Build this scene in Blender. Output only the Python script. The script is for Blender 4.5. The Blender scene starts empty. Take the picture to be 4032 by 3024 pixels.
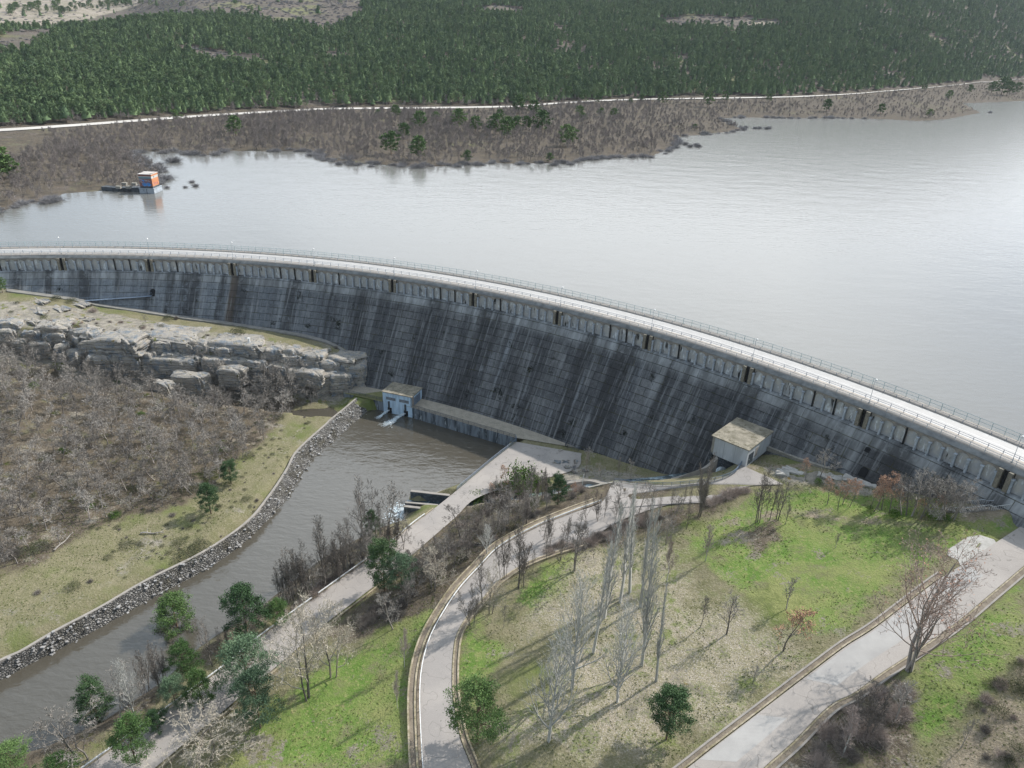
import bpy, math, random
import numpy as np
from mathutils import Matrix, Vector
random.seed(7); RNG = np.random.default_rng(7)
S = bpy.context.scene
# ---------------------------------------------------------------- camera (solved from the lamp row on the crest)
CAMZ = 75.0; FPX = 2831.0; TH = math.radians(26.047); RO = math.radians(1.688)
cam = bpy.data.cameras.new('camera'); camo = bpy.data.objects.new('camera', cam); S.collection.objects.link(camo)
cam.sensor_width = 36; cam.lens = 36*FPX/4032; cam.clip_start = 1; cam.clip_end = 9000
_c, _s = math.cos(RO), math.sin(RO)
_r = Vector((1,0,0)); _u = Vector((0, math.sin(TH), math.cos(TH))); _f = Vector((0, math.cos(TH), -math.sin(TH)))
_X = _c*_r + _s*_u; _Y = -_s*_r + _c*_u; _Z = -_f
camo.matrix_world = Matrix(((_X.x,_Y.x,_Z.x,0),(_X.y,_Y.y,_Z.y,0),(_X.z,_Y.z,_Z.z,CAMZ),(0,0,0,1)))
S.camera = camo
# ---------------------------------------------------------------- light
SUN_AZ, SUN_EL = math.radians(58), math.radians(42)
SD = Vector((math.sin(SUN_AZ)*math.cos(SUN_EL), math.cos(SUN_AZ)*math.cos(SUN_EL), math.sin(SUN_EL)))
W = bpy.data.worlds.new('World'); S.world = W; W.use_nodes = True
nt = W.node_tree; nt.nodes.clear(); N = nt.nodes.new; L = nt.links.new
sky = N('ShaderNodeTexSky'); sky.sky_type = 'NISHITA'; sky.sun_disc = False
sky.sun_elevation = SUN_EL; sky.sun_rotation = SUN_AZ; sky.altitude = 1100
bg1 = N('ShaderNodeBackground'); bg1.inputs[1].default_value = 0.13; L(sky.outputs[0], bg1.inputs[0])
tc = N('ShaderNodeTexCoord')
dotn = N('ShaderNodeVectorMath'); dotn.operation = 'DOT_PRODUCT'; L(tc.outputs['Generated'], dotn.inputs[0])
_b = Vector((math.sin(math.radians(30)), math.cos(math.radians(30)), 0.14)).normalized(); dotn.inputs[1].default_value = _b
mr = N('ShaderNodeMapRange'); mr.interpolation_type = 'SMOOTHSTEP'
mr.inputs[1].default_value = 0.1; mr.inputs[2].default_value = 0.99; mr.inputs[3].default_value = 0.66; mr.inputs[4].default_value = 2.3
L(dotn.outputs['Value'], mr.inputs[0])
cn = N('ShaderNodeTexNoise'); cn.inputs['Scale'].default_value = 2.2; cn.inputs['Detail'].default_value = 6
mp = N('ShaderNodeMapping'); mp.inputs['Scale'].default_value = (1,1,2.5); L(tc.outputs['Generated'], mp.inputs[0]); L(mp.outputs[0], cn.inputs[0])
cr = N('ShaderNodeMapRange'); cr.inputs[1].default_value = 0.22; cr.inputs[2].default_value = 0.48; L(cn.outputs['Fac'], cr.inputs[0])
bg2 = N('ShaderNodeBackground'); cm = N('ShaderNodeMix'); cm.data_type = 'RGBA'; cmr = N('ShaderNodeMapRange'); cmr.inputs[1].default_value = .5; cmr.inputs[2].default_value = 2.6; L(mr.outputs[0], cmr.inputs[0]); L(cmr.outputs[0], cm.inputs[0]); cm.inputs[6].default_value = (.66,.82,1.,1); cm.inputs[7].default_value = (.96,.98,1.,1); L(cm.outputs[2], bg2.inputs[0]); L(mr.outputs[0], bg2.inputs[1])
mx = N('ShaderNodeMixShader'); L(cr.outputs[0], mx.inputs[0]); L(bg1.outputs[0], mx.inputs[1]); L(bg2.outputs[0], mx.inputs[2])
wo = N('ShaderNodeOutputWorld'); L(mx.outputs[0], wo.inputs[0])
sl = bpy.data.lights.new('sun','SUN'); sl.energy = 4.8; sl.angle = math.radians(0.7); sl.color = (1.0,0.955,0.89)
so = bpy.data.objects.new('sun', sl); S.collection.objects.link(so); so.rotation_euler = SD.to_track_quat('Z','Y').to_euler()
S.view_settings.view_transform = 'Standard'; S.view_settings.look = 'None'; S.view_settings.exposure = 0.11; S.view_settings.gamma = 1
S.cycles.max_bounces = 5; S.cycles.diffuse_bounces = 2; S.cycles.glossy_bounces = 2; S.cycles.transparent_max_bounces = 6
# ---------------------------------------------------------------- surveying helpers: photo point + known height -> world point
def ray(u, v):
    du, dv = u-2016, v-1512
    a = _c*du+_s*dv; up = -(-_s*du+_c*dv)
    return np.array([a, FPX*math.cos(TH)+up*math.sin(TH), -FPX*math.sin(TH)+up*math.cos(TH)])
def bp(u, v, z):
    d = ray(u, v); t = (z-CAMZ)/d[2]; return np.array([d[0]*t, d[1]*t, z])
def pr(P):
    P = np.asarray(P, float); x, y, z = P[...,0], P[...,1], P[...,2]-CAMZ
    fw = y*math.cos(TH)-z*math.sin(TH); up = y*math.sin(TH)+z*math.cos(TH); fw = np.maximum(fw, 1e-3)
    u = FPX*x/fw; v = -FPX*up/fw
    return np.stack([2016+_c*u-_s*v, 1512+_s*u+_c*v], -1)
def top_height(base, uv):
    zz = np.linspace(0.3, 45, 900); Q = pr(np.stack([np.full(900, base[0]), np.full(900, base[1]), base[2]+zz], 1))
    return float(zz[np.argmin(abs(Q[:,1]-uv[1]))])
def A(x, y): return (x*1.8228, y*1.8228)                 # whole photograph view
def Z3(x, y): return (x*.6555, 900+y*.6555)
def Z4(x, y): return (1300+x*.633, 1050+y*.633)
def Z5(x, y): return (2600+x*.6474, 1100+y*.6474)
def Z6(x, y): return (x*.828, 1650+y*.828)
def Z7(x, y): return (1100+x*.768, 1750+y*.768)
def Z8(x, y): return (2500+x*.6926, 1950+y*.6926)
def Z1(x, y): return (x*.9114, y*.9114)
def Z2(x, y): return (2016+x*.9114, y*.9114)
def ZA(x, y): return (1900+x*.4747, 1750+y*.4747)
def ZB(x, y): return (3300+x*.331, 1750+y*.331)
def smooth(P, n):
    P = np.asarray(P, float); k = len(P)
    if k < 3: 
        t = np.linspace(0, 1, n)[:,None]; return P[0]*(1-t)+P[-1]*t
    Q = np.vstack([2*P[0]-P[1], P, 2*P[-1]-P[-2]]); out = []
    for i in range(k-1):
        p0, p1, p2, p3 = Q[i:i+4]
        for t in np.linspace(0, 1, 12, endpoint=False):
            out.append(.5*((2*p1)+(-p0+p2)*t+(2*p0-5*p1+4*p2-p3)*t*t+(-p0+3*p1-3*p2+p3)*t**3))
    out.append(P[-1]); return resample(np.array(out), n)
def resample(P, n):
    P = np.asarray(P, float); d = np.r_[0, np.cumsum(np.linalg.norm(np.diff(P, axis=0), axis=1))]
    t = np.linspace(0, d[-1], n); return np.stack([np.interp(t, d, P[:,i]) for i in range(P.shape[1])], 1)
def inpoly(X, Y, poly):
    poly = np.asarray(poly, float)[:, :2]; r = np.zeros(X.shape, bool); j = len(poly)-1
    for i in range(len(poly)):
        xi, yi = poly[i]; xj, yj = poly[j]
        c = ((yi > Y) != (yj > Y)) & (X < (xj-xi)*(Y-yi)/(yj-yi+1e-12)+xi); r ^= c; j = i
    return r
def polydist(X, Y, poly, closed=True):
    poly = np.asarray(poly, float)[:, :2]; d = np.full(X.shape, 1e9); n = len(poly)
    for i in range(n if closed else n-1):
        a, b = poly[i], poly[(i+1) % n]; e = b-a; L2 = e@e+1e-12
        t = np.clip(((X-a[0])*e[0]+(Y-a[1])*e[1])/L2, 0, 1)
        d = np.minimum(d, np.hypot(X-a[0]-t*e[0], Y-a[1]-t*e[1]))
    return d
def sdf(X, Y, poly):                                      # negative inside
    d = polydist(X, Y, poly); return np.where(inpoly(X, Y, poly), -d, d)
def sm(x, a, b):
    t = np.clip((x-a)/(b-a), 0, 1); return t*t*(3-2*t)
def vnoise(X, Y, s, seed=0):
    r = np.random.default_rng(seed); T = r.random((256,256)); x = X/s; y = Y/s
    xi = np.floor(x).astype(int); yi = np.floor(y).astype(int); fx = x-xi; fy = y-yi; fx = fx*fx*(3-2*fx); fy = fy*fy*(3-2*fy)
    g = lambda a, b: T[a % 256, b % 256]
    return (g(xi,yi)*(1-fx)+g(xi+1,yi)*fx)*(1-fy)+(g(xi,yi+1)*(1-fx)+g(xi+1,yi+1)*fx)*fy
def fbm(X, Y, s, seed=0, o=4):
    r = 0; a = 1; t = 0
    for k in range(o): r = r+a*vnoise(X, Y, s/2**k, seed+k); t += a; a *= .5
    return r/t-.5
# ---------------------------------------------------------------- mesh helpers
def mesh_np(name, V, F, k=3):
    V = np.asarray(V, np.float32); F = np.asarray(F, np.int32)
    me = bpy.data.meshes.new(name); me.vertices.add(len(V)); me.vertices.foreach_set('co', V.ravel())
    me.loops.add(F.size); me.loops.foreach_set('vertex_index', F.ravel())
    me.polygons.add(len(F)); me.polygons.foreach_set('loop_start', np.arange(0, F.size, F.shape[1], dtype=np.int32))
    me.update(calc_edges=True); me.validate(); return me
class MB:
    def __init__(s): s.v = []; s.f = []
    def add(s, V, F):
        o = len(s.v); s.v += [tuple(map(float, p)) for p in V]; s.f += [tuple(i+o for i in f) for f in F]
    def box(s, c, d, rz=0, R=None):
        c = np.array(c, float); hx, hy, hz = [q/2 for q in d]; V = []
        ca, sa = math.cos(rz), math.sin(rz)
        for z in (-hz, hz):
            for x, y in ((-hx,-hy),(hx,-hy),(hx,hy),(-hx,hy)):
                V.append((c[0]+ca*x-sa*y, c[1]+sa*x+ca*y, c[2]+z))
        s.add(V, [(3,2,1,0),(4,5,6,7),(0,1,5,4),(1,2,6,5),(2,3,7,6),(3,0,4,7)])
    def prism(s, base, z0, z1):                            # base: list of xy, top may be list of z
        n = len(base); zt = z1 if hasattr(z1,'__len__') else [z1]*n; zb = z0 if hasattr(z0,'__len__') else [z0]*n
        V = [(p[0],p[1],zb[i]) for i,p in enumerate(base)]+[(p[0],p[1],zt[i]) for i,p in enumerate(base)]
        a = sum(base[i][0]*base[(i+1)%n][1]-base[(i+1)%n][0]*base[i][1] for i in range(n))
        F = [tuple(range(n,2*n)), tuple(range(n-1,-1,-1))]+[(i,(i+1)%n,n+(i+1)%n,n+i) for i in range(n)]
        if a < 0: F = [f[::-1] for f in F]
        s.add(V, F)
    def tube(s, pts, r, n=5):
        pts = [np.asarray(p, float) for p in pts]; V = []; F = []
        rr = r if hasattr(r,'__len__') else [r]*len(pts)
        for i, p in enumerate(pts):
            d = pts[min(i+1,len(pts)-1)]-pts[max(i-1,0)]; d = d/(np.linalg.norm(d)+1e-9)
            a = np.cross(d, (0,0,1) if abs(d[2]) < .9 else (1,0,0)); a /= np.linalg.norm(a); b = np.cross(d, a)
            for k in range(n):
                t = 2*math.pi*k/n; V.append(p+rr[i]*(math.cos(t)*a+math.sin(t)*b))
        for i in range(len(pts)-1):
            for k in range(n): F.append((i*n+k, i*n+(k+1)%n, (i+1)*n+(k+1)%n, (i+1)*n+k))
        F += [tuple(range(n)), tuple(range((len(pts)-1)*n, len(pts)*n))[::-1]]; s.add(V, F)
    def strip(s, A_, B_):                                  # quad strip between two lines
        n = len(A_); s.add(list(A_)+list(B_), [(i,i+1,n+i+1,n+i) for i in range(n-1)])
    def wall(s, P, th, depth, side=1):                     # P: 3d top line, thickness to one side, depth list or number
        P = np.asarray(P, float); n = len(P); d = np.gradient(P[:,:2], axis=0); d /= np.linalg.norm(d, axis=1)[:,None]+1e-9
        nn = np.stack([-d[:,1], d[:,0]], 1)*th*side; Q = P.copy(); Q[:,:2] += nn
        dz = np.broadcast_to(np.asarray(depth, float), (n,)); P2 = P.copy(); Q2 = Q.copy(); P2[:,2] -= dz; Q2[:,2] -= dz
        s.strip(P, Q); s.strip(Q, Q2); s.strip(Q2, P2); s.strip(P2, P)
        s.add([P[0],Q[0],Q2[0],P2[0]], [(0,1,2,3)]); s.add([P[-1],Q[-1],Q2[-1],P2[-1]], [(3,2,1,0)])
    def mesh(s, name):
        me = bpy.data.meshes.new(name); me.from_pydata(s.v, [], s.f); me.validate(); return me
    def build(s, name, mat, parent=None, **kw): return ob(name, s.mesh(name), mat, parent, **kw)
WORLDP = {'dam'}
def ob(name, me, mat=None, parent=None, label=None, cat=None, group=None, kind=None, smooth_=False):
    o = bpy.data.objects.new(name, me); S.collection.objects.link(o)
    if mat is not None and me is not None and len(me.materials) == 0: me.materials.append(mat)
    if parent:
        o.parent = parent
        if parent.name in WORLDP: o.matrix_parent_inverse = Matrix.Translation(-parent.location)
    if smooth_: me.shade_smooth()
    return tag(o, label, cat, group, kind)
def tag(o, label=None, cat=None, group=None, kind=None):
    if label: o['label'] = label
    if cat: o['category'] = cat
    if group: o['group'] = group
    if kind: o['kind'] = kind
    return o
def empty(name, loc, label, cat, group=None, rz=0):
    o = bpy.data.objects.new(name, None); S.collection.objects.link(o); o.location = [float(q) for q in loc]; o.rotation_euler.z = rz
    o.empty_display_size = .1; return tag(o, label, cat, group)
# ---------------------------------------------------------------- materials
class M:
    def __init__(s, name, rough=.85, spec=.3):
        s.m = bpy.data.materials.new(name); s.m.use_nodes = True; s.t = s.m.node_tree
        s.b = s.t.nodes['Principled BSDF']; s.b.inputs['Roughness'].default_value = rough; s.b.inputs['Specular IOR Level'].default_value = spec
        s.c = None
    def n(s, typ, **kw):
        x = s.t.nodes.new(typ)
        for k, v in kw.items(): setattr(x, k, v)
        return x
    def put(s, sock, v):
        if isinstance(v, bpy.types.NodeSocket): s.t.links.new(v, sock)
        elif isinstance(v, tuple) and len(v) == 3 and sock.type == 'RGBA': sock.default_value = v+(1,)
        else: sock.default_value = v
    def coord(s, kind='Object', scale=(1,1,1), rot=(0,0,0)):
        if kind == 'Pos': c = s.n('ShaderNodeNewGeometry').outputs['Position']
        elif kind == 'UV': c = s.n('ShaderNodeUVMap').outputs[0]
        else: c = s.n('ShaderNodeTexCoord').outputs[kind]
        m = s.n('ShaderNodeMapping'); s.put(m.inputs[0], c); m.inputs['Scale'].default_value = scale; m.inputs['Rotation'].default_value = rot
        return m.outputs[0]
    def noise(s, scale, detail=4, co=None, rough=.55, lo=None, hi=None, dist=0):
        x = s.n('ShaderNodeTexNoise'); x.inputs['Scale'].default_value = scale; x.inputs['Detail'].default_value = detail
        x.inputs['Roughness'].default_value = rough; x.inputs['Distortion'].default_value = dist
        if co is not None: s.put(x.inputs['Vector'], co)
        r = x.outputs['Fac']
        return s.rng(r, lo, hi) if lo is not None else r
    def vor(s, scale, co=None, feature='F1', out='Distance', rnd=1):
        x = s.n('ShaderNodeTexVoronoi'); x.feature = feature; x.inputs['Scale'].default_value = scale; x.inputs['Randomness'].default_value = rnd
        if co is not None: s.put(x.inputs['Vector'], co)
        return x.outputs[out]
    def rng(s, v, a, b, c=0., d=1.):
        x = s.n('ShaderNodeMapRange'); x.inputs[1].default_value = a; x.inputs[2].default_value = b; x.inputs[3].default_value = c; x.inputs[4].default_value = d
        s.put(x.inputs[0], v); return x.outputs[0]
    def math(s, op, a, b=0., c=0.):
        x = s.n('ShaderNodeMath', operation=op); s.put(x.inputs[0], a); s.put(x.inputs[1], b)
        if op == 'MULTIPLY_ADD': s.put(x.inputs[2], c)
        return x.outputs[0]
    def mix(s, f, a, b, mode='MIX'):
        x = s.n('ShaderNodeMix', data_type='RGBA', blend_type=mode); s.put(x.inputs[0], f); s.put(x.inputs[6], a); s.put(x.inputs[7], b)
        return x.outputs[2]
    def attr(s, name):
        x = s.n('ShaderNodeAttribute'); x.attribute_name = name; return x.outputs['Fac']
    def rand(s): return s.n('ShaderNodeObjectInfo').outputs['Random']
    def bump(s, h, strength=.5, dist=.1):
        x = s.n('ShaderNodeBump'); x.inputs['Strength'].default_value = strength; x.inputs['Distance'].default_value = dist
        s.put(x.inputs['Height'], h); s.put(s.b.inputs['Normal'], x.outputs[0])
    def col(s, c): s.put(s.b.inputs['Base Color'], c); return s.m
def simple(name, c, c2=None, scale=1.5, rough=.8, spec=.3, metal=0, bump=0, co='Pos', lo=.35, hi=.65, c3=None):
    m = M(name, rough, spec); m.b.inputs['Metallic'].default_value = metal
    if c2 is None: return m.col(c)
    cc = m.coord(co); n = m.noise(scale, 5, cc, .6, lo, hi); k = m.mix(n, c, c2)
    if c3 is not None: k = m.mix(m.noise(scale*5, 3, cc, .6, .56, .68), k, c3)
    if bump: m.bump(m.noise(scale*4, 4, cc), bump, .1)
    return m.col(k)
MT = {}
MT['concrete'] = simple('pale_concrete', (.33,.31,.27), (.22,.21,.185), .8, bump=.3, c3=(.15,.145,.12))
MT['concrete_light'] = simple('light_concrete', (.33,.30,.27), (.26,.24,.215), .6, bump=.2)
MT['concrete_blue'] = simple('weathered_blue_grey_concrete', (.46,.50,.54), (.30,.34,.38), .5, bump=.2, c3=(.12,.14,.16))
MT['concrete_dark'] = simple('stained_dark_concrete', (.10,.115,.13), (.035,.04,.045), .5, bump=.3, c3=(.2,.22,.24))
MT['ochre_stone'] = simple('ochre_stone', (.25,.225,.175), (.13,.12,.10), 1.6, bump=.4, c3=(.36,.33,.27))
MT['steel'] = simple('galvanised_steel', (.50,.54,.58), (.38,.42,.46), 2, rough=.45, spec=.5, metal=.2)
MT['white_metal'] = simple('white_metal', (.72,.73,.73), (.55,.56,.56), 2, rough=.5)
MT['rail_blue'] = simple('blue_grey_rail', (.18,.23,.30), (.13,.17,.23), 2, rough=.5)
MT['dark_metal'] = simple('dark_metal', (.06,.075,.09), (.035,.045,.055), 2, rough=.5)
MT['fence_green'] = simple('pale_green_fence', (.40,.50,.50), (.30,.40,.40), 1, rough=.5)
MT['white'] = simple('white_paint', (.78,.78,.76), (.6,.6,.58), 1)
MT['black'] = M('dark_opening', .9).col((.012,.013,.015))
def streaked(name, base, dark, streak_scale, light=None):
    m = M(name, .85); c = m.coord('Pos', (1,1,.12)); k = m.mix(m.noise(streak_scale, 5, c, .6, .42, .62), base, dark)
    if light: k = m.mix(m.noise(streak_scale*1.6, 4, m.coord('Pos', (1,1,.25)), .6, .58, .7), k, light)
    m.bump(m.noise(3, 4, m.coord('Pos')), .2, .1); return m.col(k)
MT['house_wall'] = streaked('streaked_pale_blue_concrete', (.50,.66,.80), (.34,.46,.58), 1.2, (.62,.72,.80))
MT['house_wall_grey'] = streaked('board_marked_grey_concrete', (.46,.485,.505), (.37,.39,.405), .8, (.54,.56,.57))
MT['basin_wall'] = streaked('streaked_basin_wall', (.20,.235,.27), (.05,.06,.07), .9, (.36,.40,.42))
m = M('mossy_flat_roof'); c = m.coord('Pos')
k = m.mix(m.noise(.5, 6, c, .65, .4, .6), (.36,.32,.25), (.20,.18,.13)); k = m.mix(m.noise(1.1, 6, c, .7, .52, .62), k, (.10,.09,.045)); k = m.mix(m.noise(2.2, 5, c, .7, .62, .7), k, (.52,.48,.4))
m.bump(m.noise(4, 5, c), .5, .1); MT['roof'] = m.col(m.mix(.30, k, (.13,.12,.105)))
# asphalt roads
def road_mat(name, a, b, patch):
    m = M(name, .9, .2); c = m.coord('Pos'); k = m.mix(m.noise(.12, 5, c, .6, .38, .62), a, b)
    k = m.mix(m.math('MULTIPLY', m.noise(6, 3, c, .7, .3, .7), .35), k, (.18,.17,.165))
    k = m.mix(m.math('MULTIPLY', m.noise(.25, 2, m.coord('Pos', (1,1,1), (0,0,.5)), .5, .492, .5), m.math('MULTIPLY', m.noise(.25, 2, m.coord('Pos', (1,1,1), (0,0,.5)), .5, .508, .5), .6)), k, (.14,.13,.115))
    k = m.mix(m.noise(.33, 4, c, .6, .6, .75), k, patch); return m.col(k)
MT['asphalt'] = road_mat('worn_pinkish_asphalt', (.40,.365,.335), (.33,.305,.285), (.27,.25,.235))
MT['asphalt_pale'] = road_mat('bleached_asphalt', (.43,.39,.355), (.37,.335,.305), (.32,.295,.27))
MT['crest_road'] = simple('sun_bleached_road', (.41,.395,.38), (.36,.35,.335), .35, rough=.55, spec=.5)
MT['gravel'] = simple('white_gravel', (.48,.46,.43), (.36,.345,.315), .6, bump=.4, c3=(.3,.28,.25))
MT['far_track'] = simple('pale_far_road', (.60,.57,.53), (.5,.47,.43), .05)
MT['kerb'] = simple('mossy_kerb_stone', (.42,.36,.27), (.22,.19,.11), .9, bump=.4, c3=(.12,.10,.06))
MT['gutter'] = simple('leafy_gutter', (.16,.13,.10), (.24,.20,.15), .8, bump=.3, c3=(.09,.075,.05))
# dam face
m = M('dam_face_masonry', .92, .15); uv = m.coord('UV')
br = m.n('ShaderNodeTexBrick'); m.put(br.inputs['Vector'], uv); br.offset = .5; br.inputs['Scale'].default_value = 1
br.inputs['Brick Width'].default_value = 4.1; br.inputs['Row Height'].default_value = 2.44; br.inputs['Mortar Size'].default_value = .07; br.inputs['Mortar Smooth'].default_value = .4
br.inputs['Color1'].default_value = (.205,.205,.205,1); br.inputs['Color2'].default_value = (.115,.117,.12,1); br.inputs['Mortar'].default_value = (.04,.042,.042,1); br.inputs['Bias'].default_value = .15
k = br.outputs['Color']
st = m.noise(1, 5, m.coord('UV', (.13,.008,1)), .65, .44, .56); k = m.mix(m.math('MULTIPLY', st, .9), k, m.mix(1, k, (.46,.46,.48), 'MULTIPLY'))
st2 = m.noise(1, 4, m.coord('UV', (.42,.02,1)), .6, .56, .68); k = m.mix(m.math('MULTIPLY', st2, .85), k, (.30,.32,.34))
tl = m.attr('tone'); k = m.mix(m.math('MULTIPLY', tl, .6), k, (.33,.37,.41))
k = m.mix(m.math('MULTIPLY', m.noise(.9, 6, uv, .75, .42, .58), .55), k, m.mix(1, k, (.5,.5,.5), 'MULTIPLY'))
k = m.mix(m.math('MULTIPLY', m.noise(2.6, 5, m.coord('UV', (1,1,1), (0,0,.7)), .75, .54, .66), .35), k, (.30,.31,.32))
k = m.mix(m.math('MULTIPLY', m.noise(.16, 4, uv, .6, .60, .66), m.noise(1.2, 4, uv, .7, .42, .5)), k, (.012,.014,.010))
k = m.mix(m.attr('wash'), k, m.mix(m.noise(.5, 4, m.coord('UV', (1,.25,1)), .6, .35, .65), (.42,.435,.44), (.20,.205,.205)))
k = m.mix(m.math('MULTIPLY', m.attr('brown'), .85), k, (.115,.088,.066))
tile = m.n('ShaderNodeTexBrick'); m.put(tile.inputs['Vector'], m.coord('UV', (1,1,1))); tile.offset = .37; tile.offset_frequency = 1; tile.inputs['Scale'].default_value = 1; tile.inputs['Brick Width'].default_value = 5.3; tile.inputs['Row Height'].default_value = 7.32; tile.inputs['Mortar Size'].default_value = 0; tile.inputs['Color1'].default_value = (1,1,1,1); tile.inputs['Color2'].default_value = (0,0,0,1); tile.inputs['Bias'].default_value = 0
k = m.mix(m.math('MULTIPLY', tile.outputs['Color'], .35), k, m.mix(1, k, (.45,.45,.45), 'MULTIPLY'))
wv_ = m.noise(1, 4, m.coord('UV', (.11,.004,1)), .55, .47, .55); k = m.mix(m.math('MULTIPLY', wv_, m.math('MULTIPLY', m.noise(.35, 5, uv, .8, .30, .5), .75)), k, (.042,.042,.044))
sv = m.n('ShaderNodeSeparateXYZ'); m.put(sv.inputs[0], uv); fr_ = m.math('FRACT', m.math('MULTIPLY', sv.outputs[1], 1/2.44)); ln_ = m.math('MINIMUM', fr_, m.math('SUBTRACT', 1., fr_)); lm_ = m.math('MULTIPLY', m.rng(ln_, .02, .055, 1, 0), m.noise(.5, 3, uv, .6, .3, .5)); k = m.mix(m.math('MULTIPLY', lm_, .7), k, (.022,.023,.022))
k = m.mix(m.math('MULTIPLY', br.outputs['Fac'], m.noise(.12, 3, uv, .6, .48, .6)), k, (.035,.036,.035)); k = m.mix(m.math('MULTIPLY', m.noise(1, 6, m.coord('UV', (1.1,.05,1)), .7, .52, .66), .55), k, (.31,.32,.325)); k = m.mix(m.math('MULTIPLY', m.math('MULTIPLY', br.outputs['Fac'], m.noise(.3, 3, uv, .5, .52, .62)), .7), k, (.08,.075,.02))
m.bump(m.math('ADD', m.noise(2, 6, uv, .7), m.math('MULTIPLY', br.outputs['Fac'], -.6)), .8, .25)
MT['face'] = m.col(k)
m = M('arcade_panel', .9); uv = m.coord('Pos')
k = m.mix(m.noise(.6, 5, uv, .6, .38, .62), (.40,.42,.44), (.50,.49,.46)); k = m.mix(m.noise(1.0, 5, m.coord('Pos', (1,1,.35)), .7, .54, .62), k, (.70,.74,.76))
k = m.mix(m.noise(.9, 4, m.coord('Pos', (1,1,.2)), .6, .60, .68), k, (.03,.03,.03)); m.bump(m.noise(3, 4, uv), .4, .1); MT['panel'] = m.col(k)
MT['spandrel'] = simple('stained_spandrel', (.32,.29,.25), (.20,.19,.18), .7, bump=.4, c3=(.33,.28,.21))
MT['cornice'] = simple('stained_cornice', (.27,.275,.27), (.15,.155,.155), .5, bump=.3)
# water
def water(name, base, rough, sc, stg, spec=.5, ior=1.33, stretch=(1,1,1)):
    m = M(name, rough, spec); m.b.inputs['IOR'].default_value = ior; c = m.coord('Pos', stretch, (0,0,.35)); m.col(base)
    h = m.math('ADD', m.noise(sc, 3, c, .55, dist=.4), m.math('MULTIPLY', m.noise(sc*.22, 3, c, .5), 1.6)); m.bump(h, stg, 1.0); return m.m
MT['lake'] = water('grey_lake_water', (.155,.153,.14), .17, .34, .09, ior=1.5, stretch=(.7,1.4,1))
MT['river'] = water('silty_river_water', (.078,.070,.055), .09, .6, .12, ior=1.75, stretch=(.6,1.4,1))
m = M('foaming_water', .35, .5); c = m.coord('Pos'); m.bump(m.noise(4, 5, c), .9, .2)
m.col(m.mix(m.noise(1.3, 6, c, .75, .42, .6), (.45,.55,.60), (.88,.92,.94))); MT['foam'] = m.m
m = M('spillway_water', .15, .5); c = m.coord('Pos'); m.bump(m.noise(1.5, 4, c), .5, .3); m.col(m.mix(m.noise(.35, 5, c, .6, .5, .65), (.03,.05,.06), (.30,.38,.42))); MT['spill'] = m.m
# ground downstream
m = M('downstream_ground', .95, .1); c = m.coord('Pos')
nb = m.noise(.35, 5, c, .65); nf = m.noise(2.6, 4, c, .7); nl = m.noise(.07, 4, c, .6)
def edge(attr, w=.5): return m.rng(m.math('ADD', m.attr(attr), m.math('MULTIPLY', m.math('SUBTRACT', m.math('MULTIPLY_ADD', nf, .25, m.math('MULTIPLY', m.noise(.11, 6, c, .7), .75)), .5), 5.0)), .5-w/2, .5+w/2)
dry = m.mix(m.rng(nb, .38, .62), (.205,.185,.115), (.155,.15,.078)); dry = m.mix(m.rng(nf, .5, .7), dry, (.28,.25,.17)); dry = m.mix(m.rng(nl, .54, .68), dry, (.125,.15,.05))
grn = m.mix(m.rng(nb, .38, .6), (.118,.20,.042), (.18,.235,.07)); grn = m.mix(m.rng(m.noise(1.4, 5, c, .7), .54, .68), grn, (.30,.28,.13)); grn = m.mix(m.rng(nl, .47, .66), grn, (.24,.25,.10))
grn = m.mix(m.math('MULTIPLY', m.noise(4.5, 3, c, .7, .52, .66), .5), grn, (.055,.10,.02))
lit = m.mix(m.rng(nb, .36, .64), (.29,.25,.17), (.215,.20,.10)); lit = m.mix(m.rng(m.noise(4.6, 5, c, .8), .46, .62), lit, (.50,.445,.40)); lit = m.mix(m.rng(m.noise(.22, 6, c, .75), .50, .60), lit, m.mix(m.rng(nf, .5, .66), (.17,.20,.07), (.30,.28,.17))); lit = m.mix(m.math('MULTIPLY', m.noise(6, 2, c, .7, .58, .66), .7), lit, (.09,.085,.05))
wood = m.mix(m.rng(nb, .38, .62), (.085,.070,.052), (.14,.115,.085)); wood = m.mix(m.rng(m.noise(2.2, 5, c, .75), .55, .66), wood, (.20,.175,.145)); wood = m.mix(m.noise(.2, 4, c, .6, .6, .68), wood, (.06,.065,.02))
rk = m.mix(m.noise(1, 6, m.coord('Pos', (.5,.5,3.)), .7, .38, .62), (.33,.30,.25), (.20,.185,.16)); rk = m.mix(m.noise(.3, 5, c, .7, .56, .62), rk, (.15,.16,.06)); rk = m.mix(m.noise(1, 5, m.coord('Pos', (.35,1.6,5.)), .7, .60, .65), rk, (.07,.065,.06))
rk = m.mix(m.noise(.5, 4, c, .6, .64, .70), rk, (.25,.17,.06))
drt = m.mix(m.rng(nb, .35, .65), (.27,.225,.165), (.185,.155,.115)); drt = m.mix(m.rng(nf, .52, .68), drt, (.36,.31,.235))
k = dry
for a_, cc in (('green', grn), ('litter', lit), ('wood', wood), ('dirt', drt), ('rock', rk)): k = m.mix(edge(a_), k, cc)
m.bump(m.math('ADD', nb, m.math('MULTIPLY', nf, .55)), .8, .5); MT['ground'] = m.col(k)
m = M('hill_ground', .95, .1); c = m.coord('Pos'); nb = m.noise(.03, 6, c, .7); nf = m.noise(.35, 5, c, .75)
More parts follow.
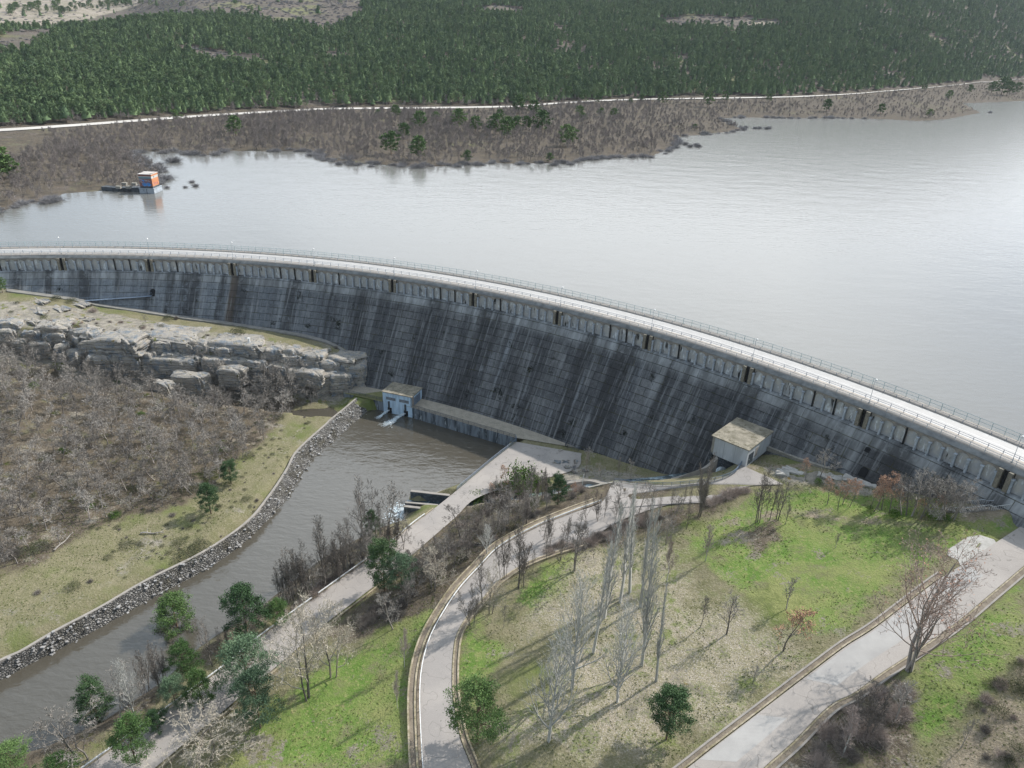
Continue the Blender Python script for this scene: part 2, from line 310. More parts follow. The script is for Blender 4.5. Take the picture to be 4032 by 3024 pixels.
k = m.mix(m.rng(nb, .4, .6), (.115,.10,.085), (.16,.132,.115)); k = m.mix(m.rng(nf, .5, .66), k, (.09,.08,.065)); k = m.mix(m.noise(.012, 4, c, .6, .56, .66), k, (.17,.17,.09))
k = m.mix(edge('pale'), k, m.mix(m.rng(nb, .4, .6), (.36,.31,.26), (.25,.225,.17))); k = m.mix(edge('green'), k, (.19,.21,.10)); k = m.mix(edge('shore'), k, m.mix(m.rng(nf, .4, .6), (.135,.11,.08), (.085,.075,.062)))
m.bump(nf, .8, 1.2); MT['hill'] = m.col(k)
# rock
m = M('layered_sandstone', .92, .15); c = m.coord('Pos')
k = m.mix(m.noise(1, 6, m.coord('Pos', (.35,.35,2.2)), .7, .36, .64), (.44,.395,.33), (.27,.26,.25)); k = m.mix(m.noise(.45, 5, c, .65, .5, .62), k, (.20,.225,.25))
k = m.mix(m.noise(1, 5, m.coord('Pos', (.25,.25,6.)), .7, .60, .66), k, (.06,.058,.055)); k = m.mix(m.noise(.7, 5, c, .7, .62, .68), k, (.20,.15,.05)); k = m.mix(m.noise(1.1, 5, c, .7, .60, .66), k, (.07,.08,.03)); k = m.mix(m.noise(1.8, 5, c, .7, .64, .7), k, (.55,.57,.57))
m.bump(m.math('ADD', m.noise(1, 6, m.coord('Pos', (.6,.6,3.)), .75), m.noise(3, 5, c)), 1.0, .35); MT['rock'] = m.col(k)
m = M('stone_pitching', .9, .15); c = m.coord('Pos'); v = m.vor(2.0, c, 'F1', 'Color'); e = m.vor(2.0, c, 'DISTANCE_TO_EDGE')
sep = m.n('ShaderNodeSeparateColor'); m.put(sep.inputs[0], v); k = m.mix(m.rng(sep.outputs[0], .1, .9), (.14,.135,.13), (.30,.29,.275)); k = m.mix(m.noise(.25, 4, c, .6, .5, .66), k, m.mix(1, k, (.55,.53,.45), 'MULTIPLY'))
k = m.mix(m.rng(e, .02, .14, .85, 0), k, (.05,.048,.042)); m.bump(m.rng(e, 0, .3), 1, .3); MT['pitching'] = m.col(k)
# vegetation
def leaf_mat(name, a, b, d=None):
    m = M(name, .8, .2); x = m.rand(); k = m.mix(m.math('MULTIPLY_ADD', m.noise(.9, 3, m.coord('Object'), .6), 1.2, m.math('MULTIPLY_ADD', x, .9, -.55)), a, b)
    if d: k = m.mix(m.noise(1.7, 3, m.coord('Object'), .6, .6, .72), k, d)
    return m.col(k)
MT['pine_far'] = leaf_mat('forest_pine_needles', (.075,.125,.06), (.17,.24,.105), (.25,.28,.11))
MT['pine'] = leaf_mat('pine_needles', (.06,.12,.035), (.125,.20,.065), (.17,.23,.07))
MT['pine_dark'] = leaf_mat('dark_pine_needles', (.04,.085,.035), (.095,.155,.065), (.14,.19,.08))
MT['pine_blue'] = leaf_mat('blue_green_pine_needles', (.07,.12,.07), (.13,.20,.115), (.16,.22,.12))
MT['bush_green'] = leaf_mat('bright_green_leaves', (.05,.11,.015), (.10,.17,.03))
MT['bark_grey'] = leaf_mat('grey_oak_bark', (.15,.135,.12), (.39,.36,.325))
MT['bark_far'] = leaf_mat('far_oak_bark', (.20,.18,.165), (.33,.29,.27))
MT['bark_dark'] = leaf_mat('dark_alder_bark', (.14,.125,.11), (.25,.22,.195))
MT['bark_pale'] = leaf_mat('whitish_poplar_bark', (.37,.37,.345), (.54,.53,.495))
MT['bark_tan'] = leaf_mat('tan_willow_bark', (.36,.32,.26), (.50,.45,.37), (.48,.33,.16))
MT['bark_pink'] = leaf_mat('pinkish_birch_twigs', (.30,.25,.225), (.40,.335,.31))
MT['bark_red'] = leaf_mat('reddish_poplar_twigs', (.27,.21,.18), (.38,.29,.24))
MT['bark_pine'] = leaf_mat('pine_bark', (.13,.095,.07), (.22,.15,.10))
MT['dead_leaf'] = leaf_mat('dead_oak_leaves', (.38,.22,.14), (.50,.33,.24))
MT['bush_twigs'] = leaf_mat('brown_bush_twigs', (.29,.24,.21), (.44,.37,.325))
MT['bud'] = leaf_mat('reddish_buds', (.33,.17,.11), (.42,.24,.17))
MT['grey_bush'] = leaf_mat('grey_lakeside_twigs', (.20,.195,.20), (.32,.31,.315))
# ---------------------------------------------------------------- dam frame
CX, CY, RL = -129.93, -25.958, 275.175; A0, DA = -6.513, 6.3475
def arc(a, R, z): t = math.radians(a); return np.array([CX+R*math.sin(t), CY+R*math.cos(t), z])
RT, ZT, SL = 271.9, -5.0, .7
AA, AB = -19., 74.
WATER = -2.5; RIVER = -35.7
# ================================================================ downstream terrain
def PZ(f, pts): return [bp(*f(x, y), z) for x, y, z in pts]
def PX(f, pts): return [f(*p) for p in pts]
riv_left = [bp(u, v, RIVER) for u, v in [(1455,1623),(1382,1689),(1313,1746),(1300,1758),(1234,1816),(1184,1898),(1110,1998),(1010,2097),(878,2205),(662,2329),(497,2420),(282,2536),(83,2635),(0,2681),(-400,2880),(-900,3140)]]
rev_top = [bp(u, v, -32.4) for u, v in [(1408,1569),(1363,1607),(1300,1658),(1292,1667),(1176,1774),(1134,1849),(1068,1948),(977,2056),(811,2172),(580,2288),(397,2395),(224,2486),(83,2569),(0,2606),(-400,2800),(-900,3060)]]
riv_right = [bp(u, v, RIVER) for u, v in [(-900,3560),(0,2985),(165,2942),(397,2842),(640,2680),(787,2544),(894,2470),(1035,2379),(1234,2221),(1315,2168),(1500,2074),(1593,2044),(1613,1937),(1712,1940),(1828,1895),(1906,1834),(1985,1765)]]
twall = [bp(2030,1724,-32), bp(1850,1672,-32), bp(1629,1607,-32), bp(1506,1578,-32), bp(1351,1544,-32)]
river_poly = np.array([p[:2] for p in riv_left]+[p[:2] for p in riv_right]+[p[:2] for p in twall[:4]])
CT = []   # terrain control points
def ct(f, pts): CT.extend(PZ(f, pts))
I = lambda x, y: (x, y)
ct(I, [(26, 1140, -10.2), (26, 1159, -10.6), (262, 1172, -13.0), (262, 1191, -13.4), (393, 1198, -14.9), (393, 1217, -15.3), (577, 1225, -16.7), (577, 1244, -17.1), (721, 1247, -17.9), (721, 1266, -18.3), (852, 1264, -18.6), (852, 1283, -19.0), (970, 1282, -19.3), (970, 1301, -19.7), (1114, 1304, -19.9), (1114, 1323, -20.3), (1213, 1323, -20.4), (1213, 1342, -20.8), (1285, 1343, -21.2), (1285, 1362, -21.6), (1337, 1367, -22.3), (1337, 1386, -22.7), (1367, 1391, -23.7), (1367, 1410, -24.1), (-39, 1268, -13.0), (134, 1287, -14.6), (272, 1295, -15.6), (341, 1323, -16.0), (518, 1332, -17.3), (557, 1323, -17.51), (764, 1334, -18.6), (819, 1350, -18.9), (1016, 1356, -19.8), (1114, 1376, -21.0), (1173, 1387, -21.6), (1262, 1402, -22.4), (1285, 1397, -22.6), (1409, 1418, -23.9), (-300, 1110, -8), (-300, 1280, -12),
       (1385,1540,-31.9),(1290,1525,-30.8),(1150,1545,-29.8),(1000,1560,-29.6),(860,1570,-29.2),(700,1560,-27.6),(500,1510,-25),(300,1450,-22.5),(100,1400,-19.8),(0,1380,-18.5),(-300,1350,-16),
       (0,1650,-22.5),(0,1823,-25.5),(300,1750,-27.5),(600,1780,-29.5),(900,1700,-30.8),(1150,1640,-31.4),(1020,1750,-31.4),(730,1987,-31.2),(365,2078,-30.2),(109,2242,-30.5),(0,2351,-31),(-300,2450,-31),(-300,2000,-26),
       (500,2150,-31.8),(900,2000,-32),(250,2350,-31.9),(1150,1720,-32.2),(-300,2650,-32)])
for p in rev_top: CT.append(np.array([p[0],p[1],-32.45]))
for u, v in [(1440,1530),(1500,1545),(1654,1575),(1850,1640),(2085,1722),(2230,1765),(1900,1700),(2000,1800),(2150,1780),(1330,1550)]: CT.append(bp(u, v, -32.0))
ct(I, [(2300,1786,-31.8),(2450,1826,-31.0),(2560,1850,-30.2),(2620,1870,-29.7),(2700,1880,-28.6),(2300,1840,-31.2),(2200,1830,-31.5),(2330,1885,-31.2),(2500,1880,-30),(2080,1850,-32),
       (3045,1790,-16),(3144,1812,-16),(3357,1862,-14),(3571,1915,-11.6),(3750,1970,-10),(3980,1975,-6.2),(4200,1990,-4),(4500,2000,-2),
       (2940,1845,-16.1),(2990,1880,-16),(2900,1910,-16.6),(3000,1830,-16),(3150,1870,-15.8),(2900,1960,-17.2),(3050,1960,-16.4)])
# rows behind the road on the right
ct(Z5, [(800,1240,-15.4),(960,1180,-14.6),(1150,1240,-14.2),(1350,1300,-13.6),(1500,1400,-12.6),(1750,1420,-10.4),(1830,1430,-9.6),(2200,1420,-6.8),(1300,1400,-14),(950,1390,-15.8),(1700,1480,-11.3),(2000,1490,-9.6),(2212,1540,-8.6),(700,1400,-17),(500,1400,-18)])
road2L = PZ(Z7, [(1650,297,-21.5),(1500,352,-22),(1310,430,-22.6),(1130,530,-23.6),(1020,640,-24.3),(920,750,-25),(840,870,-25.5),(780,980,-26),(745,1080,-26.4),(725,1180,-26.7),(718,1300,-27),(722,1450,-27.3),(734,1659,-27.7),(760,1900,-28)])
road2R = PZ(Z7, [(1990,400,-20.2),(1800,430,-21.2),(1560,500,-22.2),(1300,590,-23.0),(1130,690,-24),(1040,790,-24.8),(960,880,-25.4),(905,980,-25.9),(888,1080,-26.3),(883,1200,-26.7),(888,1300,-27),(925,1500,-27.3),(985,1659,-27.7),(1060,1900,-28)])
near_top = PZ(ZA, [(2146,170,-16.1),(2080,250,-16.5),(1950,300,-17),(1770,330,-17.6),(1500,350,-18.9),(1260,335,-20.3),(1090,320,-21.7),(880,362,-22.6)])
near_bot = PZ(ZA, [(2500,330,-16.3),(2212,345,-16.8),(2080,400,-17.3),(1950,470,-17.9),(1700,490,-18.9),(1500,510,-19.7),(1250,590,-20.9),(1090,660,-21.8)])
leftL = [bp(u, v, z) for u, v, z in [(2034,1740,-32),(1937,1815,-32.05),(1800,1930,-32.1),(1700,2010,-32.15),(1620,2070,-32.2),(1523,2152,-32.3),(1440,2210,-32.35),(1155,2415,-32.6),(1000,2530,-32.7),(880,2630,-32.8),(540,2880,-33),(330,3030,-33.2),(-100,3340,-33.4)]]
leftR = [bp(u, v, z) for u, v, z in [(2290,1785,-31.9),(2260,1850,-31.9),(2010,1915,-32),(1870,1965,-32.1),(1790,2040,-32.2),(1640,2170,-32.3),(1560,2240,-32.4),(1400,2365,-32.5),(1290,2450,-32.6),(1140,2580,-32.8),(700,2950,-33),(500,3110,-33.2),(100,3420,-33.4)]]
road3L = PZ(Z8, [(2400,40,-7),(2212,165,-8.6),(2050,270,-9.6),(1845,405,-11.2),(1700,500,-12.5),(1380,745,-14.8),(1200,860,-16),(1000,1010,-17.4),(720,1225,-19.2),(440,1440,-20.6),(300,1551,-21.3),(0,1780,-22.5)])
road3R = PZ(Z8, [(2500,150,-7),(2212,400,-9.8),(2010,570,-11.4),(1830,720,-12.9),(1600,880,-14.6),(1400,1010,-16),(1250,1120,-17.1),(1100,1200,-18),(900,1400,-19.6),(730,1551,-20.6),(480,1800,-22)])
for Lr in (road2L, road2R, near_top, near_bot, leftL, leftR, road3L, road3R): CT.extend([np.array(p) for p in resample(np.array(Lr), len(Lr))])
ct(Z7, [(640,1100,-28.4),(500,1300,-29.2),(600,900,-27.8),(300,1500,-30.2),(0,1659,-31),(250,1200,-30.4),(100,1300,-31),(400,1020,-30.2),(650,800,-27.8),(900,600,-26.4),(1100,430,-26),(800,500,-30),(1000,360,-30.5),(1250,300,-30.2),(1350,250,-31),(1500,230,-31.3),(600,1659,-28.6),(400,1900,-30)])
ct(Z7, [(1100,900,-25.3),(1200,1250,-25.6),(1100,1500,-26.2),(1300,750,-24.4),(1500,650,-23),(1500,900,-24),(1500,1255,-24.8),(1380,1525,-25.4),(1735,1320,-24.2),(1860,1130,-23.4),(1700,800,-22.8),(1900,600,-21.4),(1400,1900,-26)])
ct(Z8, [(200,100,-19.6),(200,400,-20.8),(500,300,-18.6),(800,150,-16.8),(800,450,-18),(1200,250,-15.5),(1200,550,-16.2),(1600,250,-12.8),(1600,400,-13.2),(500,790,-20.4),(850,890,-18.8),(670,1075,-20),(180,1385,-23.2),(400,1200,-21.8),(100,1060,-22.8),
         (1560,990,-15),(1800,850,-12.6),(2100,700,-10.6),(2212,500,-10),(1700,1200,-15.6),(1400,1300,-17.4),(1200,1551,-18.8),(1800,1500,-16.5),(2212,1100,-11.5),(2212,1500,-13),(2500,900,-8),(2600,1500,-9),(1500,2000,-20)])
CT = np.array(CT)
_, ui = np.unique(np.round(CT[:, :2], 0), axis=0, return_index=True); CT = CT[ui]
def rbf_fit(P, lam=.6):
    D = np.hypot(P[:,None,0]-P[None,:,0], P[:,None,1]-P[None,:,1]); n = len(P)
    Am = np.zeros((n+3, n+3)); Am[:n,:n] = -D-lam*0; Am[:n,:n] += np.eye(n)*lam; Am[:n,n] = 1; Am[:n,n+1] = P[:,0]; Am[:n,n+2] = P[:,1]; Am[n:,:n] = Am[:n,n:].T
    b = np.r_[P[:,2], 0, 0, 0]; return np.linalg.solve(Am, b)
WR = rbf_fit(CT)
def rbf(X, Y):
    Z = WR[-3]+WR[-2]*X+WR[-1]*Y
    for i, p in enumerate(CT): Z = Z-WR[i]*np.hypot(X-p[0], Y-p[1])
    return Z
gx = np.arange(-330, 221, 1.0); gy = np.arange(20, 281, 1.0)
X, Y = np.meshgrid(gx, gy); Zg = rbf(X, Y)
rad = np.hypot(X-CX, Y-CY)
def px_poly(f, pts, z): return np.array([bp(*f(*p), z)[:2] for p in pts])
# natural relief
Zg += fbm(X, Y, 14, 3)*.8 + fbm(X, Y, 4, 9)*.35
# roads are levelled in
def level(Zg, Lp, Rp, off=-.22, wid=2.8):
    n = 160; Lq, Rq = smooth(Lp, n), smooth(Rp, n); poly = np.vstack([Lq[:, :2], Rq[::-1, :2]])
    d = sdf(X, Y, poly); sel = d < wid; xs, ys = X[sel], Y[sel]
    dL = np.hypot(xs[:,None]-Lq[None,:,0], ys[:,None]-Lq[None,:,1]); dR = np.hypot(xs[:,None]-Rq[None,:,0], ys[:,None]-Rq[None,:,1])
    a_, b_ = dL.min(1), dR.min(1); zl, zr_ = Lq[dL.argmin(1),2], Rq[dR.argmin(1),2]
    zr = (zl*b_+zr_*a_)/(a_+b_+1e-9)+off; w = 1-sm(d[sel], .8, wid); Zg[sel] = Zg[sel]*(1-w)+zr*w
curvL, curvR = near_top[:7]+road2L, near_bot[:8]+road2R[2:]
for a_, b_ in ((leftL, leftR), (curvL, curvR), (road3L, road3R)): level(Zg, a_, b_)
# the levelled terrace at the foot of the dam
terrace_poly = np.vstack([np.array(twall)[:, :2], [arc(a, 255.6, 0)[:2] for a in (17.6, 20, 24, 28, 32, 37.5)]])
d = sdf(X, Y, terrace_poly); w = 1-sm(d, .3, 2.0); Zg = Zg*(1-w)+(-32.15)*w
CLIFF = [(-60, 570, -13.0, 6.4), (205, 600, -14.6, 8.8), (415, 612, -15.6, 8.0), (520, 655, -16.0, 10.4), (790, 668, -17.3, 12.8), (850, 655, -17.51, 14.4), (1165, 672, -18.6, 14.4), (1250, 695, -18.9, 14.4), (1550, 705, -19.8, 14.4), (1700, 735, -21.0, 12.0), (1790, 752, -21.6, 11.2), (1925, 775, -22.4, 11.2), (1960, 768, -22.6, 12.0), (2150, 800, -23.9, 8.0)]
cl_ = np.array([list(bp(*Z3(x, y), z))+[h] for x, y, z, h in CLIFF]); cl_ = resample(cl_, 160)
dcl = np.full(X.shape, 1e9); kcl = np.zeros(X.shape, int)
for i_ in range(160):
    dd_ = np.hypot(X-cl_[i_,0], Y-cl_[i_,1]); m_ = dd_ < dcl; dcl[m_] = dd_[m_]; kcl[m_] = i_
tcl = np.gradient(cl_[:, :2], axis=0); front = ((X-cl_[kcl,0])*tcl[kcl,1]-(Y-cl_[kcl,1])*tcl[kcl,0]) > 0
endok = (kcl > 0) & (kcl < 159)
Zg = np.where(front & endok & (dcl < 22), np.minimum(Zg, cl_[kcl,2]-cl_[kcl,3]*sm(dcl, .0, 1.6)-sm(dcl, 1, 16)*3.0), Zg)
Zg = np.where(~front & endok & (dcl < 3), np.minimum(Zg, cl_[kcl,2]-.3), Zg)
# plateau edge: keep a steep drop along the cliff; river and channel beds
dr = sdf(X, Y, river_poly); dl = polydist(X, Y, np.array(riv_left)[:, :2], False); drr = polydist(X, Y, np.array(riv_right)[:, :2], False); dw = polydist(X, Y, np.array(twall)[:, :2], False)
side = dl < np.minimum(drr, dw)
wallside = dw < np.minimum(drr, dl)
bank = np.where(side, -36.6+np.maximum(dr, 0)*.75, np.where(wallside, -37+np.maximum(dr-1.3, 0)*8, RIVER-.15+np.maximum(dr, 0)*.75))
Zg = np.where(dr < 0, np.minimum(Zg, RIVER-.3+dr*.5), np.minimum(Zg, bank))
chan = resample(np.array(PZ(I, [(2900,1800,-24),(2850,1855,-24.3),(2790,1890,-25),(2700,1893,-26.5),(2550,1905,-28.5),(2420,1915,-30),(2300,1925,-31.5),(2180,1950,-32.8),(2080,1968,-33.8),(1960,1985,-34.3),(1850,1990,-34.6),(1720,1990,-35.0),(1600,1995,-35.2)])), 80)
dc = np.hypot(X[...,None]-chan[:,0], Y[...,None]-chan[:,1]); kc = dc.argmin(-1); dc = dc.min(-1); zc = chan[kc, 2]; cw_ = np.interp(np.arange(80), [0,10,24], [4.6,4.0,2.4])
Zg = np.where(dc < 9, np.minimum(Zg, zc-.7+np.maximum(dc-cw_[kc], 0)*4.5), Zg)
Zg = np.where(rad > 274, np.minimum(Zg, -12-(rad-274)*.3), Zg)
Zg = np.where((rad > 271) & (rad <= 274), np.minimum(Zg, -5.2), Zg)
def zof(x, y):
    fx = (np.asarray(x)-gx[0])/1.0; fy = (np.asarray(y)-gy[0])/1.0
    i = np.clip(np.floor(fx).astype(int), 0, len(gx)-2); j = np.clip(np.floor(fy).astype(int), 0, len(gy)-2); a = np.clip(fx-i, 0, 1); b = np.clip(fy-j, 0, 1)
    return (Zg[j,i]*(1-a)+Zg[j,i+1]*a)*(1-b)+(Zg[j+1,i]*(1-a)+Zg[j+1,i+1]*a)*b
def ground(u, v):                                        # first hit of the sight line with the downstream ground
    d = ray(u, v); t = np.linspace(70, 420, 3000)/np.linalg.norm(d); Pp = d[None]*t[:,None]; Pp[:,2] += CAMZ
    zz = zof(Pp[:,0], Pp[:,1]); k = np.argmax(Pp[:,2] < zz); p = Pp[k]; return np.array([p[0], p[1], float(zof(p[0], p[1]))])
def gpoly(f, pts): return np.array([ground(*f(*p))[:2] for p in pts])
def grid_mesh(name, X, Y, Z):
    ny, nx = X.shape; V = np.stack([X, Y, Z], -1).reshape(-1, 3); idx = np.arange(ny*nx).reshape(ny, nx)
    F = np.stack([idx[:-1,:-1], idx[:-1,1:], idx[1:,1:], idx[1:,:-1]], -1).reshape(-1, 4); me = mesh_np(name, V, F); me.shade_smooth(); return me
def attr(me, name, arr):
    a = me.attributes.new(name, 'FLOAT', 'POINT'); a.data.foreach_set('value', np.asarray(arr, np.float32).ravel())
tm = grid_mesh('terrain', X, Y, Zg)
def zone(polys, s=2.5):
    r = np.zeros(X.shape)
    for p in polys: r = np.maximum(r, 1-sm(sdf(X, Y, p), -s, s))
    return r
P_ = lambda pts: gpoly(A, pts)
attr(tm, 'green', zone([P_([(1560,1110),(1640,1060),(1900,1060),(2190,1120),(2212,1130),(2090,1210),(2060,1200),(1950,1250),(1860,1350),(1740,1370),(1620,1290),(1520,1230),(1470,1160),(1530,1130)]),
    P_([(2200,1240),(2205,1420),(2110,1560),(2000,1600),(1900,1550),(1960,1460),(2080,1350)]), P_([(760,1400),(860,1330),(960,1260),(985,1290),(890,1440),(885,1650),(500,1659),(560,1530),(650,1470)]),
    P_([(1160,1330),(1100,1300),(1180,1210),(1250,1190),(1250,1240)]), P_([(985,1350),(1040,1330),(1090,1400),(1030,1560),(990,1500)])], 3)*.85)
attr(tm, 'litter', zone([P_([(1240,1210),(1330,1180),(1440,1150),(1520,1240),(1560,1300),(1700,1370),(1740,1420),(1720,1470),(1640,1560),(1500,1640),(1100,1650),(1060,1560),(1180,1480),(1230,1380),(1130,1330),(1200,1280)])], 9)*.82)
attr(tm, 'wood', zone([P_([(-100,700),(0,705),(300,725),(640,850),(745,850),(640,880),(560,960),(400,1090),(200,1140),(60,1230),(-100,1290)]),
    P_([(960,1120),(1000,1075),(1270,1035),(1300,1045),(1460,1060),(1200,1115),(1090,1190),(1000,1270),(900,1330),(760,1390),(700,1370),(860,1230)]), P_([(855,1120),(850,1160),(640,1290),(420,1450),(240,1590),(0,1700),(0,1640),(200,1560),(600,1260)]),
    P_([(1230,1180),(1330,1120),(1620,1060),(1560,1110),(1440,1150),(1330,1180)]), P_([(1690,1659),(1760,1530),(1930,1450),(1990,1500),(1950,1659)]), P_([(1610,1150),(1680,1120),(1680,1170),(1640,1190)])], 3))
rockz = np.where(front & endok & (dcl < 12), 1-sm(dcl, 5, 12), 0)
attr(tm, 'rock', np.maximum(rockz, 1)*0+np.maximum(rockz, zone([P_([(-100,645),(0,650),(200,670),(450,715),(640,745),(740,770),(765,800),(740,840),(640,800),(440,800),(300,740),(100,710),(-100,700)]), P_([(1180,985),(1230,992),(1400,1030),(1330,1043),(1200,1025)]), P_([(1640,1010),(1760,1020),(1900,1060),(1880,1075),(1700,1040)])], 2)))
attr(tm, 'dirt', zone([P_([(2250,1400),(2195,1440),(2100,1560),(2020,1680),(2300,1700)]), P_([(1560,1130),(1700,1100),(2050,1125),(2212,1100),(2212,1118),(2000,1140),(1700,1112)]), P_([(1600,1010),(1740,1000),(1760,1015),(1640,1010)])], 2)*.95)
ob('terrain', tm, MT['ground'], kind='structure')
# river and pools
def flat(name, poly, z, mat, step=None):
    me = bpy.data.meshes.new(name); me.from_pydata([(float(p[0]), float(p[1]), z) for p in poly], [], [tuple(range(len(poly)))]); return ob(name, me, mat, kind='structure')
rp = [(p[0],p[1]) for p in [(-420,0),(60,20),(40,205),(-70,225),(-200,140),(-420,100)]]
flat('river', rp, RIVER, MT['river'])
# ================================================================ upstream: lake and hills
shore_px = [(-2500,860)]+[(-400,850),(0,833),(110,800)]+PX(Z1, [(240,868),(270,838),(420,826),(560,818),(680,800),(700,760),(670,715),(600,690),(560,668),(640,655),(760,660),(860,672),(920,670),(1000,652),(1150,655),(1340,652),(1400,690),(1500,712),(1600,706),(1700,718),(1850,722),(2000,712),(2150,704)])+PX(Z2, [(0,708),(200,706),(400,683),(600,678),(660,652),(712,632),(718,592),(820,582),(950,568),(1000,560),(930,530),(900,512),(1000,507),(1200,511),(1400,510),(1600,515),(1750,523),(1880,516),(2030,487),(1990,468),(1950,447),(2100,441),(2212,436)])+[(4500,370),(6500,330)]
shore = np.array([bp(u, v, WATER)[:2] for u, v in shore_px])
az_ = np.radians(np.linspace(-62, 62, 360)); D_ = 300*(4200/300)**np.linspace(0, 1, 420)
AZ, DD = np.meshgrid(az_, D_); XU = DD*np.sin(AZ); YU = DD*np.cos(AZ)
lake_poly = np.vstack([shore, [(1500,200),(1500,-400),(-1500,-400)]])
ds = sdf(XU, YU, lake_poly)
road_px = [(-900,560)]+PX(Z1, [(0,565),(300,545),(600,522),(900,500),(1200,483),(1350,474),(1500,470),(1900,467),(2212,462)])+PX(Z2, [(150,450),(290,441),(400,435),(600,429),(900,425),(1200,420),(1400,411),(1600,395),(1800,378),(2000,358),(2212,340)])+[(4600,286),(5200,262)]
road_z = [2.5 if u < 1500 else 2.5+max(0,(u-2000))*.0048 for u, v in road_px]
roadU = np.array([bp(u, v, z) for (u, v), z in zip(road_px, road_z)])
raz = np.arctan2(roadU[:,0], roadU[:,1]); rD = np.hypot(roadU[:,0], roadU[:,1]); o_ = np.argsort(raz)
DR = np.interp(AZ, raz[o_], rD[o_]); ZR = np.interp(AZ, raz[o_], roadU[o_,2])
dg = np.degrees(AZ); tt = np.maximum(DD-DR-8, 0)
kk = np.interp(dg, [-60,-36,-28,-22,-10,0,20,36,60], [.10,.105,.108,.135,.165,.185,.20,.215,.22])
rise = kk*tt
wl = 1-sm(dg, -27, -21); cap = 58+0*dg                      # the left hill has a crest, a valley and a second slope
riseL = np.where(tt < 560, kk*tt, kk*560-.05*(tt-560)); riseL = np.where(tt > 850, kk*560-14.5+.115*(tt-850), riseL)
rise = rise*(1-wl)+riseL*wl
land = WATER+(ZR-WATER)*np.clip(np.maximum(ds, 0)/(np.maximum(ds, 0)+np.maximum(DR-DD, 0)*.6+1e-3), 0, 1)
ZU = np.where(DD < DR, land, ZR)+rise+np.where(ds > 8, fbm(XU, YU, 60, 21)*np.clip(tt*.04, .8, 9), 0)+fbm(XU, YU, 18, 31)*np.clip(ds*.04, 0, 1.)
ZU = np.where(np.abs(DD-DR) < 9, ZR, ZU)
ZU = np.where(ds < 0, WATER+np.maximum(ds, -60)*.12-.15, np.maximum(ZU, WATER+np.minimum(ds*.08, .5)))
um = grid_mesh('hillside', XU, YU, ZU)
def zu(x, y):
    a = (np.arctan2(x, y)-az_[0])/(az_[1]-az_[0]); d = np.log(np.hypot(x, y)/300)/math.log(4200/300)*(len(D_)-1)
    i = np.clip(np.floor(a).astype(int), 0, len(az_)-2); j = np.clip(np.floor(d).astype(int), 0, len(D_)-2); fa = np.clip(a-i, 0, 1); fd = np.clip(d-j, 0, 1)
    return (ZU[j,i]*(1-fa)+ZU[j,i+1]*fa)*(1-fd)+(ZU[j+1,i]*(1-fa)+ZU[j+1,i+1]*fa)*fd
UV = pr(np.stack([XU, YU, ZU], -1)); PU, PV = UV[...,0], UV[...,1]
CLEAR = [PX(A, [(-300,-200),(260,-200),(240,30),(190,64),(0,66),(-300,80)]), PX(A, [(200,20),(300,-100),(800,-100),(785,25),(740,55),(690,72),(650,55),(590,58),(560,40),(430,35),(300,52),(180,62)]), PX(A, [(1030,14),(1090,10),(1140,22),(1130,34),(1060,34)]),
         PX(A, [(1400,42),(1500,35),(1680,42),(1690,58),(1640,64),(1450,60)]), PX(A, [(350,108),(420,100),(560,128),(640,160),(600,158),(470,130)]), PX(A, [(20,70),(140,66),(60,110),(0,120),(0,90)])]
pale = np.maximum(inpoly(PU, PV, PX(A, [(-300,-200),(330,-200),(300,10),(200,40),(40,62),(-300,75)])), inpoly(PU, PV, PX(A, [(1620,44),(1680,46),(1670,56),(1610,54)])))*1.
attr(um, 'pale', pale); attr(um, 'green', (inpoly(PU, PV, PX(Z1, [(0,600),(90,590),(150,620),(60,690),(0,690)]))+inpoly(PU, PV, PX(Z1, [(260,840),(350,770),(500,800),(560,830)])))*.8+(np.abs(DD-DR+16) < 9)*.35)
attr(um, 'shore', (DD < DR+25)*.8)
ob('hillside', um, MT['hill'], kind='structure')
# ground sheet to the horizon, far below everything built
flat('ground', [(-6000,-2500),(6000,-2500),(6000,8000),(-6000,8000)], -60, MT['ground'])
lk = [arc(a, 284, 0)[:2] for a in np.linspace(-24, 80, 60)]
lakev = [(p[0],p[1],WATER) for p in lk]+[(900,-200,WATER),(3200,900,WATER),(1800,2400,WATER),(-300,1400,WATER),(-1400,900,WATER),(-1400,250,WATER)]
me = bpy.data.meshes.new('lake'); me.from_pydata(lakev, [], [tuple(range(len(lakev)))[::-1]]); ob('lake', me, MT['lake'], kind='structure')
# far road along the shore
MBr = MB(); rc = resample(roadU, 200); rc[:,2] = zu(rc[:,0], rc[:,1])+.45; dirr = rc/np.linalg.norm(rc[:, :2], axis=1)[:,None]; wv = np.interp(np.hypot(rc[:,0],rc[:,1]), [400,1500], [6.5,11])
q1 = rc.copy(); q2 = rc.copy(); q1[:, :2] -= dirr[:, :2]*wv[:,None]; q2[:, :2] += dirr[:, :2]*wv[:,None]; MBr.strip(q1, q2); MBr.build('far_road', MT['far_track'], kind='structure')
exec_marker = True
